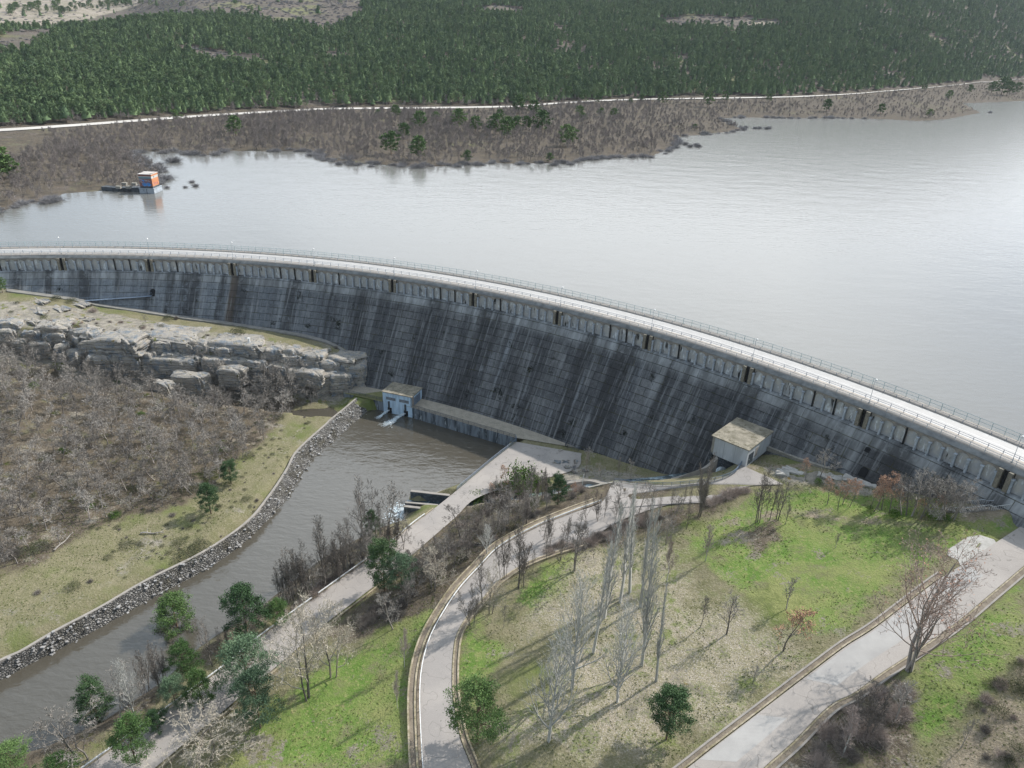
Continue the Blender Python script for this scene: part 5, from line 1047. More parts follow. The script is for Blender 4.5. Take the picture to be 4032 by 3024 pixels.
reg('alder_multi', lambda s_: bare_tree(s_, 3, .2, (12,7,6), (36,38,45), (.28,.55,.55), .3, .16, .010, .0058, stems=4), (46,47,48), MT['bark_dark'], MT['bark_dark'])
reg('willow', lambda s_: bare_tree(s_, 4, .16, (10,7,6,5), (62,46,45,45), (.62,.52,.5,.5), .14, .30, .020, .0052, stems=2), (51,52,53), MT['bark_dark'], MT['bark_tan'])
reg('big_poplar', lambda s_: bare_tree(s_, 4, .16, (9,6,5,5), (50,38,40,45), (.66,.5,.45,.5), .26, .14, .015, .0030, leaves=1, stems=3, bs=.008), (56,), MT['bark_grey'], MT['bark_red'], MT['bud'])
reg('brown_oak', lambda s_: bare_tree(s_, 3, .35, (9,5,5), (52,50,55), (.40,.55,.5), .15, .2, .015, .0065, leaves=5), (61,62,63), MT['bark_dark'], MT['bark_grey'], MT['dead_leaf'])
reg('pink_birch', lambda s_: bare_tree(s_, 3, .2, (18,9,8), (42,36,40), (.36,.55,.5), .3, .14, .012, .0058), (66,67), MT['bark_pale'], MT['bark_pink'])
reg('small_bare', lambda s_: bare_tree(s_, 3, .25, (11,7,6), (45,40,45), (.42,.55,.55), .25, .2, .018, .0085), (71,72), MT['bark_grey'], MT['bark_grey'])
reg('pine', lambda s_: pine(s_, .31, 125, 110, .017, .20), (81,82,83), MT['bark_pine'], MT['pine'])
reg('pine_dark', lambda s_: pine(s_, .26, 125, 110, .017, .12), (84,85), MT['bark_pine'], MT['pine_dark'])
reg('pine_blue', lambda s_: pine(s_, .37, 140, 110, .017, .15), (86,87), MT['bark_pine'], MT['pine_blue'])
reg('round_evergreen', lambda s_: pine(s_, .26, 130, 110, .017, .24), (88,), MT['bark_pine'], MT['pine_dark'])
reg('mid_pine', lambda s_: pine(s_, .33, 70, 22, .055, .18), (91,92,93), MT['bark_pine'], MT['pine'])
reg('forest_pine', lambda s_: pine(s_, (.30,.36,.26,.34,.40)[s_-94], 56, 12, .07, (.14,.2,.14,.22,.25)[s_-94], 'cone' if s_ != 98 else 'round'), (94,95,96,97,98), MT['bark_pine'], MT['pine_far'])
reg('bush', lambda s_: bush(s_, 420), (101,102,103), None, MT['bark_dark'])
reg('brown_bush', lambda s_: bush(s_, 600, .014, False, .9), (104,105), None, MT['bush_twigs'])
reg('grey_bush', lambda s_: bush(s_, 320, .03, False, 1.1), (106,107), None, MT['grey_bush'])
reg('green_bush', lambda s_: bush(s_, 420, .02, True, .6), (108,109), None, MT['bush_green'])
reg('olive_bush', lambda s_: bush(s_, 420, .02, True, .9), (110,), None, leaf_mat('olive_leaves', (.05,.06,.03), (.11,.115,.06)))
random.seed(21)
_cnt = {}
def plant(form, loc, H, label, cat, group=None, w=1., name=None, parts=True):
    v = FORMS[form]; k = _cnt.get(form, 0); _cnt[form] = k+1; tr, cr, lf = v[k % len(v)]; name = name or 'bare_tree'
    rz = random.random()*6.28; sc = (H*w, H*w, H)
    if tr is None:
        o = ob(name, cr, None, None, label, cat, group)
    else:
        o = empty(name, (0,0,0), label, cat, group); ob('trunk', tr, None, o); ob('crown', cr, None, o)
        if lf: ob('leaves', lf, None, o)
    o.location = [float(q) for q in loc]; o.scale = sc; o.rotation_euler.z = rz; return o
def tree(form, f, b, t, label, cat, group=None, w=1., name=None, hmin=1.):
    g = ground(*f(*b)); H = max(hmin, top_height(g, f(*t)))*(1.25 if 'poplar' in form else 1.0 if 'pine' in form or 'green' in form else 1.12); return plant(form, g, H, label, cat, group, w, name)
def scatter(name, P, rot, sc, idx, meshes, kind='stuff', tilt=None):
    me = bpy.data.meshes.new(name); me.vertices.add(len(P)); me.vertices.foreach_set('co', np.asarray(P, np.float32).ravel())
    a = me.attributes.new('rz', 'FLOAT', 'POINT'); a.data.foreach_set('value', np.asarray(rot, np.float32))
    a = me.attributes.new('sc', 'FLOAT_VECTOR', 'POINT'); a.data.foreach_set('vector', np.asarray(sc, np.float32).ravel())
    a = me.attributes.new('idx', 'INT', 'POINT'); a.data.foreach_set('value', np.asarray(idx, np.int32))
    o = ob(name, me, None, kind=kind); coll = bpy.data.collections.new(name+'_sources')
    for i, m_ in enumerate(meshes):
        q = bpy.data.objects.new('%s_source_%02d' % (name, i), m_); coll.objects.link(q)
    ng = bpy.data.node_groups.new(name, 'GeometryNodeTree'); ng.interface.new_socket('Geometry', in_out='INPUT', socket_type='NodeSocketGeometry'); ng.interface.new_socket('Geometry', in_out='OUTPUT', socket_type='NodeSocketGeometry')
    gi = ng.nodes.new('NodeGroupInput'); go = ng.nodes.new('NodeGroupOutput'); ip = ng.nodes.new('GeometryNodeInstanceOnPoints'); ci = ng.nodes.new('GeometryNodeCollectionInfo')
    ci.inputs['Collection'].default_value = coll; ci.inputs['Separate Children'].default_value = True; ci.inputs['Reset Children'].default_value = True
    def na(nm, dt): x = ng.nodes.new('GeometryNodeInputNamedAttribute'); x.data_type = dt; x.inputs['Name'].default_value = nm; return x.outputs[0]
    cx = ng.nodes.new('ShaderNodeCombineXYZ'); ng.links.new(na('rz', 'FLOAT'), cx.inputs[2])
    ng.links.new(gi.outputs[0], ip.inputs['Points']); ng.links.new(ci.outputs[0], ip.inputs['Instance']); ip.inputs['Pick Instance'].default_value = True
    ng.links.new(na('idx', 'INT'), ip.inputs['Instance Index']); ng.links.new(cx.outputs[0], ip.inputs['Rotation']); ng.links.new(na('sc', 'FLOAT_VECTOR'), ip.inputs['Scale']); ng.links.new(ip.outputs[0], go.inputs[0])
    md = o.modifiers.new('scatter', 'NODES'); md.node_group = ng; return o
def joined(form):                                        # one mesh per variant for mass scattering
    out = []
    for tr, cr, lf in FORMS[form]:
        Vs, Fs, Ms, o_ = [], [], [], 0; me2 = bpy.data.meshes.new(form); mats = []
        for m_ in (tr, cr, lf):
            if m_ is None: continue
            n = len(m_.vertices); v = np.zeros(n*3, np.float32); m_.vertices.foreach_get('co', v); f = np.zeros(len(m_.loops), np.int32); m_.loops.foreach_get('vertex_index', f)
            Vs.append(v.reshape(-1,3)); Fs.append(f.reshape(-1,3)+o_); Ms.append(np.full(len(f)//3, len(mats))); mats.append(m_.materials[0]); o_ += n
        me2 = mesh_np(form, np.vstack(Vs), np.vstack(Fs))
        for q in mats: me2.materials.append(q)
        Mi = np.concatenate(Ms).astype(np.int32)
        if len(Mi) == len(me2.polygons): me2.polygons.foreach_set('material_index', Mi)
        out.append(me2)
    return out
# ================================================================ far forest
pts = []
for D in np.concatenate([np.arange(430, 1000, 7.0), np.arange(1000, 1800, 8.5), np.arange(1800, 3000, 11)]):
    stp = (6.2 if D < 1000 else 7.4 if D < 1800 else 9.5)
    az = np.arange(-44, 44, math.degrees(stp/D)); az = az+RNG.normal(size=len(az))*math.degrees(stp*.28/D); dd = D+RNG.normal(size=len(az))*1.3
    pts.append(np.stack([dd*np.sin(np.radians(az)), dd*np.cos(np.radians(az)), np.full(len(az), stp)], 1))
pts = np.vstack(pts); z = zu(pts[:,0], pts[:,1]); uv = pr(np.stack([pts[:,0], pts[:,1], z], 1)); Dp = np.hypot(pts[:,0], pts[:,1]); ap = np.arctan2(pts[:,0], pts[:,1])
Dr_ = np.interp(ap, raz[o_], rD[o_]); wob = fbm(pts[:,0], pts[:,1], 40, 77)*26; pu, pv = uv[:,0]+wob*2, uv[:,1]+fbm(pts[:,0], pts[:,1], 60, 78)*26
keep = (Dp > Dr_+15+10*fbm(pts[:,0], pts[:,1], 30, 5)) & (uv[:,0] > -350) & (uv[:,0] < 4400) & (uv[:,1] > -160) & (Dp < Dr_+1500)
clr = np.zeros(len(pts), bool)
for c_ in CLEAR: clr |= inpoly(pu, pv, c_)
clr &= ~((RNG.random(len(pts)) < .015))
keep &= ~clr; keep &= RNG.random(len(pts)) < .95; keep &= (fbm(pts[:,0], pts[:,1]*2.2, 60, 91) > -.22)
FP = np.column_stack([pts[:, :2], z])[keep]; stp = pts[keep, 2]; Hh = (7.5+6.0*RNG.random(len(FP))**1.3+7*fbm(FP[:,0], FP[:,1], 45, 8))*(1+.10*(stp-6.2)/2)
Dk = np.hypot(FP[:,0], FP[:,1])-np.interp(np.arctan2(FP[:,0], FP[:,1]), raz[o_], rD[o_])
near = np.argsort(np.hypot(FP[:,0], FP[:,1])+Dk*1.0)[:250]; msk = np.zeros(len(FP), bool); msk[near] = True
for p, h in zip(FP[msk], Hh[msk]): plant('forest_pine', p-np.array([0,0,.1]), h, 'dense dark green pine standing at the front edge of the plantation behind the far road', 'pine', 'pines at the edge of the plantation', .95, 'pine_tree')
R_ = FP[~msk]; h = Hh[~msk]; wx = h*(.8+.45*RNG.random(len(h))); print('forest', len(R_))
scatter('pine_forest', R_-np.array([0,0,.1]), RNG.random(len(R_))*6.28, np.stack([wx,wx,h],1), RNG.integers(0,5,len(R_)), joined('forest_pine'))
# bare wood between lake and far road, and along the forest edge
n = 17000; az = np.radians(RNG.uniform(-42, 42, n)); Dm = np.interp(az, raz[o_], rD[o_]); D = 330+(Dm+45-330)*RNG.random(n)**.55
bx, by = D*np.sin(az), D*np.cos(az); bz = zu(bx, by); sd_ = sdf(bx, by, lake_poly); den = fbm(bx, by, 45, 61)
kp = (sd_ > 1.5) & ((D < Dm-34) | ((D > Dm+10) & (RNG.random(n) < .35))) & (den > -.26) & ~inpoly(*pr(np.stack([bx,by,bz],1)).T, PX(Z1, [(-60,560),(110,560),(250,600),(90,690),(-60,700)])) & ~inpoly(*pr(np.stack([bx,by,bz],1)).T, PX(Z1, [(260,850),(350,800),(480,812),(530,842),(300,870)]))
bx, by, bz, sd_, D_k, Dmk = bx[kp], by[kp], bz[kp], sd_[kp], D[kp], Dm[kp]; hh = (4.0+3.2*RNG.random(len(bx)))*(1+.35*fbm(bx,by,60,3)*2)*np.where(bx > 150, .8, 1)
scatter('bare_wood', np.stack([bx,by,bz-.1],1), RNG.random(len(bx))*6.28, np.stack([hh*1.0,hh*1.0,hh],1), RNG.integers(0,3,len(bx)), joined('far_oak')); print('wood', len(bx))
# grey flooded bushes on the waterline
sp_ = resample(shore[2:-2], 900); k = 0
for i in range(900):
    p = sp_[i]; u_, v_ = pr(np.array([p[0], p[1], WATER]))
    if not (-60 < u_ < 4090) or random.random() > .26*(1.6 if v_ > 560 else .8): continue
    if 230 < u_ < 560 and v_ > 690: continue
    s_ = random.uniform(1.6, 4.0); k += 1
    if k > 190: break
    plant('grey_bush', (p[0]+random.gauss(0,2.5), p[1]+random.gauss(0,3.2), WATER-.3), s_, 'grey leafless willow bush standing flooded at the lake shore', 'bush', 'flooded bushes along the lake shore', 1.15, 'lakeside_bush')
for (x, y, s_, lab) in [(750,700,4.5,'large grey flooded bush just above the intake tower'), (680,735,4.2,'grey flooded bush beside the top of the intake tower'), (1510,690,4.5,'wide grey flooded bush at the tip of the left bay')]:
    plant('grey_bush', bp(*Z1(x, y), WATER), s_, lab, 'bush', None, 1.3, 'lakeside_bush')
for (x, y, s_) in [(720,812,1.5),(800,810,1.2),(845,805,1.7),(830,788,1.6)]: plant('grey_bush', bp(*Z1(x, y), WATER), s_, 'small half drowned bush in the lake right of the intake tower', 'bush', 'drowned bushes near the tower', 1.2, 'lakeside_bush')
for (x, y) in [(750,625),(770,635),(795,630),(805,635),(1010,553),(1050,556),(1070,556),(1100,558),(1110,556),(2065,487)]: plant('grey_bush', bp(*Z2(x, y), WATER), 3.0, 'small grey bush standing in the lake off the wooded point', 'bush', 'drowned bushes off the point', 1.0, 'lakeside_bush')
# single pines in the bare wood
def gu(u, v):
    d = ray(u, v); t = np.linspace(330, 2600, 6000)/np.hypot(d[0], d[1]); Pp = d[None]*t[:,None]; Pp[:,2] += CAMZ; zz = zu(Pp[:,0], Pp[:,1]); k = np.argmax(Pp[:,2] < zz); return np.array([Pp[k,0], Pp[k,1], zz[k]])
for f, lst in ((Z1, [(1020,590,1020,500),(762,530,760,472),(1690,668,1685,565),(1810,688,1808,588),(1745,600,1745,530),(1815,560,1815,478),(1710,510,1710,452),(1635,505,1635,472),(1885,525,1885,480),(1980,560,1980,470),(2055,570,2050,500),(2140,580,2145,490),(2190,600,2190,505),(2020,702,2020,648),(2160,520,2160,470)]),
    (Z2, [(30,490,40,412),(20,570,20,500),(95,500,95,430),(130,575,130,478),(60,560,60,500),(240,632,240,536),(240,425,240,374),(290,505,285,455),(305,525,305,485),(370,448,370,402),(385,503,380,465),(440,512,440,465),(512,452,510,424),(560,445,560,405),(648,450,645,395),(845,462,845,393),(918,440,915,393),(1110,442,1110,402),(1357,482,1355,428),(1592,492,1590,448),(1780,392,1780,356),(1885,432,1885,390),(1975,402,1975,364),(2070,402,2070,350),(2112,412,2110,334),(2137,412,2135,350),(2180,405,2180,355),(160,702,160,660),(790,562,790,535),(1800,508,1800,470),(315,440,315,390)])):
    for bx_, by_, tx_, ty_ in lst:
        g = gu(*f(bx_, by_)); H = max(3, top_height(g, f(tx_, ty_))); big = (bx_, by_) == (1020, 590)
        plant('mid_pine', g-np.array([0,0,.1]), H, 'lone round headed dark pine in front of the left far road' if big else 'dark green pine rising from the leafless wood between lake and far road', 'pine', None if big else 'scattered pines in the lakeside wood', 1.25, 'pine_tree')
for q, (x, y, tx, ty) in enumerate([(15,775,10,630),(40,770,45,668)]):
    g = gu(*Z1(x, y)); plant('mid_pine', g, max(5, top_height(g, Z1(tx, ty))), ('taller' if q == 0 else 'shorter')+' dark pine at the left edge of the photo above the lake cove', 'pine', None, 1.3, 'pine_tree')
# scrub on the open hillsides
n = 26000; az = np.radians(RNG.uniform(-42, 30, n)); D = RNG.uniform(700, 2300, n); sx, sy = D*np.sin(az), D*np.cos(az); sz = zu(sx, sy); q = pr(np.stack([sx,sy,sz],1)); ok = np.zeros(n, bool)
for c_ in CLEAR: ok |= inpoly(q[:,0], q[:,1], c_)
ok &= (RNG.random(n) < np.where(q[:,0] < 500, .25, 1)); sx, sy, sz = sx[ok], sy[ok], sz[ok]; h = RNG.uniform(1., 2.6, len(sx)); print('scrub', len(sx))
scatter('hill_scrub', np.stack([sx,sy,sz],1), RNG.random(len(sx))*6.28, np.stack([h*1.3,h*1.3,h],1), RNG.integers(0,2,len(sx)), joined('grey_bush')[:2])
ok2 = (D > 1250) & (q[:,0] < 900) & (q[:,1] < 100) & (q[:,1] > -40) & inpoly(q[:,0], q[:,1]+fbm(q[:,0], q[:,1], 60, 4)*30, PX(Z1, [(30,75),(30,40),(200,20),(420,15),(560,0),(620,-40),(640,20),(420,40),(200,62),(60,78)]))
for p in np.stack([D[ok2]*np.sin(az[ok2]), D[ok2]*np.cos(az[ok2])], 1)[:60]: plant('mid_pine', (p[0], p[1], float(zu(p[0], p[1]))), random.uniform(9, 14), 'distant dark tree on the pale slope in the top left corner', 'tree', 'distant trees on the pale slope', 1.3, 'distant_tree')
# ================================================================ left wood below the cliff
wp = P_([(-60,735),(90,760),(330,835),(470,860),(620,862),(700,862),(738,852),(640,885),(560,960),(480,1030),(400,1085),(200,1130),(60,1225),(-60,1280)])
lo, hi = wp.min(0), wp.max(0); got = []; tries = 0
while len(got) < 270 and tries < 60000:
    tries += 1; p = RNG.uniform(lo, hi)
    if not inpoly(np.array([p[0]]), np.array([p[1]]), wp)[0]: continue
    z_ = float(zof(*p)); u_, v_ = pr(np.array([p[0], p[1], z_]))
    if not (-60 < u_ < 1400): continue
    if got and min((p[0]-g[0])**2+(p[1]-g[1])**2 for g in got) < (2.9+1.6*random.random())**2: continue
    got.append((p[0], p[1], z_))
for p in got: plant('wood_oak', (p[0], p[1], p[2]-.1), random.uniform(5.2, 9.0), 'leafless grey lichened oak in the dense wood below the cliff', 'oak', 'bare oaks in the wood below the cliff', 1.05, 'oak_tree')
print('left wood', len(got))
for x, y, tx, ty in [(1460,900,1450,800),(1380,1080,1370,940),(1600,1020,1610,800),(1660,980,1670,790),(1760,1040,1750,860),(1300,950,1290,790),(1230,900,1220,700),(1080,1050,1070,930),(830,900,820,760),(640,880,630,760),(450,800,440,660),(250,780,240,640),(120,760,110,640),(1560,1080,1550,905),(1720,1010,1700,790),(1450,1020,1440,860),(1290,1000,1300,800),(960,830,950,700),(700,1000,690,830),(1830,1000,1800,820),(1190,760,1180,670),(580,1000,560,830),(340,690,330,560),(880,570,878,520)]:
    tree('oak', Z3, (x, y), (tx, ty), 'twisted pale grey bare oak growing against the cliff face', 'oak', 'bare oaks against the cliff', 1.1, 'oak_tree')
for x, y, s_, lab, fm in [(1430,640,2.6,'round dark green and grey bush on the cliff plateau near the dam','olive_bush'),(1010,550,1.7,'greyish bush on the plateau left of the large boulders','olive_bush'),(560,500,2.0,'reddish leafless bush on the plateau, left part','brown_bush'),(340,430,1.6,'dark bush beside the dam foot path, left','olive_bush'),(430,445,1.6,'dark low bush beside the dam foot path','olive_bush'),(860,600,1.2,'small reddish bush on the plateau edge','brown_bush'),(1060,545,1.6,'grey twiggy bush beside the white boulder','bush'),(2020,720,1.4,'sparse twiggy bush at the right end of the cliff top','bush')]:
    plant(fm, ground(*Z3(x, y)), s_, lab, 'bush', None, 1, 'bush')
g = ground(*Z3(15, 385)); plant('mid_pine', g, 5.5, 'small green pine at the left edge at the dam foot', 'pine', None, 1.1, 'pine_tree')
for q in range(60):
    u_, v_ = random.uniform(0, 1900), 0; v_ = 430+u_*.16+random.uniform(0, 120); plant(random.choice(['olive_bush','brown_bush','bush']), ground(*Z3(u_, v_)), random.uniform(.4, .9), 'tiny heather tuft between the rocks on the plateau', 'bush', 'heather tufts on the plateau', 1.4, 'heather_tuft')
# green patches of evergreen scrub in the wood
for q in range(26):
    p = got[random.randrange(len(got))]; plant(random.choice(['olive_bush','green_bush']), (p[0]+1.5, p[1]+1, float(zof(p[0]+1.5, p[1]+1))-.1), random.uniform(.8, 1.6), 'low mossy green bush under the bare oaks below the cliff', 'bush', 'green bushes in the wood below the cliff', 1.5, 'bush')
# left bank
tree('pine_dark', Z6, (1005,450), (990,308), 'darker larger pine of the two on the grassy left bank', 'pine', None, 1.05, 'pine_tree')
tree('pine_dark', Z6, (1100,306), (1092,195), 'smaller open pine of the two on the grassy left bank', 'pine', None, 1.15, 'pine_tree')
tree('small_bare', Z6, (1255,97), (1250,8), 'small pinkish bare tree near the upper end of the left bank', 'tree', None, 1, 'bare_tree')
for x, y, s_, c_ in [(765,735,1.3,'first'),(950,610,1.5,'x'),(885,660,1.8,'x'),(855,590,1.,'x'),(605,605,1.1,'x'),(350,800,1.,'x'),(1175,385,.9,'x'),(1220,390,.8,'x'),(820,460,1.,'x'),(430,775,.8,'x'),(180,830,.9,'x'),(520,660,.7,'x'),(70,650,2.2,'x'),(130,640,1.6,'x')]:
    plant(random.choice(['olive_bush','bush']) , ground(*Z6(x, y)), s_, 'low dark bush on the grassy left bank of the river', 'bush', 'low bushes on the left bank', 1.6, 'bush')
for q in range(150):
    u_, v_ = random.uniform(0, 1500), 0; t = random.random(); a_ = tp[int(random.random()*90)+5]; d_ = random.uniform(2, 26); px_, py_ = a_[0]-d_*.75, a_[1]+d_*.6
    plant(random.choice(['olive_bush','bush']), (px_, py_, float(zof(px_, py_))-.05), random.uniform(.25, .55), 'small tussock on the grassy left bank', 'bush', 'tussocks on the left bank', 1.5, 'tussock')
# ================================================================ river side and middle slope
T_ = tree
for x, y, tx, ty, fm, w, lab in [
  (860,1065,858,843,'pine',1.0,'tall bright green round headed pine at the river edge, lower left'),
  (1180,1052,1172,790,'pine_dark',1.0,'dark dense pine with a bare tree in front at the river edge'),
  (1325,985,1320,868,'pine',1.2,'small bright green pine beside the guardrail near the river bend'),
  (890,1242,888,1072,'pine',.95,'mid green pine below the tall round headed pine'),
  (845,1385,830,1238,'pine_blue',.9,'wide green pine left of the pale young pine by the road'),
  (970,1385,950,1198,'pine',.8,'pale young pine between larger pines by the riverside road'),
  (1185,1290,1190,1058,'pine_blue',1.1,'large spreading blue green pine over the riverside road'),
  (1240,1470,1235,1200,'pine_blue',.75,'dark pine shading the lawn edge beside the large spreading pine'),
  (470,1440,455,1238,'pine_dark',1.0,'dark pine behind bare grey trees on the left river bank road'),
  (650,1640,640,1432,'pine',1.0,'green conical pine beside the lowest visible stretch of road'),
  (755,1485,745,1388,'pine_dark',1.2,'low dark green pine behind the guardrail at lower left'),
  (70,1700,70,1568,'pine',1.5,'bright green pine crown in the bottom left corner'),
  (300,1720,300,1608,'pine',1.5,'bright green pine crown at the bottom edge, second from the left')]:
    T_(fm, Z6, (x, y), (tx, ty), lab, 'pine', None, w, 'pine_tree')
for x, y, tx, ty, fm, w, lab in [
  (540,752,492,480,'pine_dark',.85,'tall dark pine with visible trunk on the riverside road, centre left'),
  (630,745,628,568,'pine_blue',1.0,'rounded blue green pine right of the tall dark pine'),
  (478,490,475,338,'pine_dark',.8,'dark pine above the tall dark pine beside the river'),
  (1428,310,1425,150,'pine_dark',.95,'dense dark green pine near the outlet channel'),
  (1240,235,1245,120,'green_bush',.9,'bright green leafy tree among bare shrubs near the apron road'),
  (1010,300,1010,243,'green_bush',.9,'small bright green bush beside the white railing end'),
  (1012,1535,1000,1238,'pine',1.05,'large rounded green pine leaning over the right edge of the curved road')]:
    T_(fm, Z7, (x, y), (tx, ty), lab, 'pine' if 'pine' in fm else 'tree', None, w, 'pine_tree' if 'pine' in fm else 'leafy_tree')
T_('round_evergreen', Z8, (180,1388), (192,1108), 'single compact dark evergreen tree on the littered lawn near the bottom', 'tree', None, 1.1, 'evergreen_tree')
# pale poplars and birches on the littered lawn
for x, y, tx, ty, fm, w, lab in [
  (1500,1256,1480,770,'poplar_wide',.85,'wide whitish poplar in the middle of the littered lawn'),
  (1733,1322,1760,870,'poplar_wide',.85,'wide whitish poplar right of the middle one, dark base'),
  (1380,1525,1372,1040,'poplar_wide',.85,'whitish poplar nearest the camera with twigs near the ground'),
  (1610,1070,1645,600,'poplar_thin',1.0,'slender white trunked poplar left of the tallest pair'),
  (1665,895,1695,415,'poplar',.9,'tall pale poplar at the back left of the poplar group'),
  (1745,810,1800,330,'poplar_thin',1.1,'tall slender pale poplar at the back centre of the group'),
  (1797,762,1835,320,'poplar_thin',1.1,'farthest slender pale poplar of the group'),
  (1860,1132,1900,470,'poplar',.75,'tallest pale poplar on the right of the group'),
  (1852,832,1885,380,'poplar_thin',1.0,'slender pale poplar behind the tallest one'),
  (1932,1215,1990,830,'poplar_thin',1.0,'thin leaning pale poplar at the right of the group')]:
    T_(fm, Z7, (x, y), (tx, ty), lab, 'poplar', 'pale poplars on the lawn', w, 'poplar_tree')
for x, y, tx, ty, fm, w, lab in [
  (180,490,165,250,'pink_birch',.9,'pinkish twigged birch beside the poplars'), (400,375,385,190,'pink_birch',1.0,'pinkish twigged birch on the upper lawn'),
  (370,752,400,575,'small_bare',.7,'thin young bare tree left of the spreading small one'), (520,790,545,575,'small_bare',1.1,'spreading small bare tree on the littered lawn'),
  (845,885,850,650,'brown_oak',1.2,'young oak with orange brown dead leaves on the lawn'), (860,650,890,490,'small_bare',1.0,'grey bare tree just behind the orange leaved oak'),
  (670,1075,690,965,'small_bare',.9,'small bare sapling near the lower right road'), (1140,302,1152,225,'small_bare',.9,'small lone bare sapling on the upper right lawn'),
  (1010,1560,960,1450,'pink_birch',1.,'pale birch at the bottom edge among reddish shrubs'), (1478,1285,1430,1075,'small_bare',1.1,'bare grey tree standing among shrubs below the big tree'),
  (1850,1440,1862,1285,'small_bare',.7,'thin bare sapling at the lower right corner'), (1180,1480,1170,1230,'pink_birch',1.1,'pinkish bare shrub tree in the lower right thicket'), (1300,1400,1290,1130,'alder_multi',1.2,'dark bare shrub tree in the lower right thicket'), (1220,1330,1230,1120,'alder',1.1,'leaning bare tree overhanging the lower right road')]:
    T_(fm, Z8, (x, y), (tx, ty), lab, 'tree', None, w, 'bare_tree')
o = T_('big_poplar', Z8, (1560,1000), (1625,440), 'very large spreading bare tree with reddish buds beside the lower right road', 'tree', None, 1.35, 'large_bare_tree'); o.rotation_euler.z = .6
# bare trees of the lower left
for x, y, tx, ty, fm, w, lab in [
  (975,1640,980,1368,'willow',1.35,'wide spreading bare tree with yellowish twigs at the bottom left'),
  (575,1445,600,1235,'oak',.9,'bare grey tree in front of the dark pine on the river bank'), (640,1410,650,1190,'poplar_wide',.8,'bare grey tree right of the dark river bank pine'),
  (370,1605,330,1330,'oak',.9,'bare grey tree at the bottom left by the river'), (420,1620,430,1440,'oak',1.0,'rounded bare grey tree beside the riverside road, bottom left'),
  (1010,1175,965,955,'alder',.8,'thin bare dark tree in front of the guardrail near the river'), (1175,1055,1130,850,'poplar_wide',.9,'pale bare tree in front of the dark dense pine'),
  (210,1510,190,1440,'small_bare',.9,'small bare sapling on the river bank at lower left')]:
    T_(fm, Z6, (x, y), (tx, ty), lab, 'tree', None, w, 'bare_tree')
for x, y, tx, ty, fm, w, lab in [
  (163,1302,130,850,'willow',.72,'large pale bare tree with orange twigs on the left lawn edge'), (258,1205,262,845,'willow',.62,'bare tree with rising orange twigs right of the large pale one'), (198,1125,205,900,'alder',.8,'slim bare tree between the two large ones of the left lawn'),
  (583,948,570,775,'oak',.9,'rounded bare tree at the top of the left lawn'), (642,1145,622,960,'pink_birch',.7,'small pale birch on the left lawn beside the curved road'), (605,1352,575,1180,'pink_birch',.6,'smallest pale birch on the left lawn'), (425,870,420,790,'alder',.9,'thin bare tree behind the shrubs at the lawn top'),
  (1082,868,1075,600,'willow',.55,'bare tree with orange tinted trunk on the inner edge of the curved road'), (992,942,965,740,'alder_multi',.8,'multi stemmed bare tree leaning over the curved road'), (1040,830,1010,590,'alder',1.0,'bare tree standing at the inner kerb of the curved road'),
  (1235,755,1235,455,'alder_multi',1.0,'clump of dark bare stems on the inside of the curved road'), (1150,700,1165,470,'alder_multi',.8,'second clump of dark stems nearer the curved road'), (1440,592,1440,430,'alder',1.1,'bare dark tree at the shaded lawn top'), (1512,648,1500,390,'oak',.75,'round headed bare tree with straight trunk on the lawn top'),
  (1148,942,1150,830,'small_bare',.5,'thin young sapling on the lawn inside the curve'), (1300,650,1310,540,'small_bare',.6,'slender sapling near the lawn top'), (1060,490,1040,380,'willow',.9,'pale bare tree with fan of twigs left of the curved road'), (1065,570,1050,440,'poplar_wide',1.2,'pale fan shaped bare tree beside the guardrail'),
  (940,600,930,540,'willow',1.3,'low pale twisted bare shrub tree above the guardrail'), (790,750,830,560,'willow',1.1,'tangled pale bare tree on the slope between the roads'), (548,500,560,205,'oak',.65,'dark branched bare tree with clustered twig ends by the pool'),
  (445,545,400,200,'alder',.9,'tall brushy grey poplar at the pool edge'), (430,520,425,250,'alder',.6,'second tall brushy tree at the pool edge'), (500,480,480,215,'oak',.5,'bare tree with dark twig clusters left of its twin')]:
    T_(fm, Z7, (x, y), (tx, ty), lab, 'tree', None, w, 'bare_tree')
# repeated thin bare trees: river bank, slope between the roads, both sides of the upper road
def row(f, lst, fm, label, group, w=1., cat='tree', name='bare_tree'):
    for b in lst: T_(fm if isinstance(fm, str) else random.choice(fm), f, b[:2], b[2:], label, cat, group, w*random.uniform(.85,1.15), name)
row(Z7, [(240,732,190,400),(225,730,215,420),(335,662,300,420),(365,640,340,390),(100,800,85,560),(75,800,60,540),(150,770,120,520),(20,800,0,600),(300,690,270,470),(50,820,30,640),(130,780,150,600),(470,530,455,400),(515,510,520,330)], ['alder'], 'thin dark leafless tree on the strip between river and riverside road', 'thin bare trees on the river strip', .8)
row(Z6, [(1330,860,1300,700),(1380,850,1370,690),(1420,840,1400,640),(1450,830,1440,660),(1350,855,1345,720),(700,1300,680,1120),(745,1290,730,1110),(780,1270,760,1100),(610,1410,590,1290),(690,1370,700,1230),(1050,1110,1040,1000),(960,1080,950,960),(1080,1090,1090,990)], ['alder','alder_multi'], 'thin dark leafless tree on the river bank, lower left', 'thin bare trees on the lower river bank', .8)
for q in range(34):
    t_ = random.random(); x = 20+620*t_; y = 830-300*t_**1.0+random.uniform(-45, 10)
    T_(random.choice(['alder','alder','alder_multi','oak']), Z7, (x, y), (x-12, y-random.uniform(90, 190)), 'thin dark leafless tree on the strip between river and riverside road', 'tree', 'thin bare trees on the river strip', random.uniform(.7,1.), 'bare_tree')
sl_pts = [(random.uniform(640,1380), 0) for _ in range(74)]
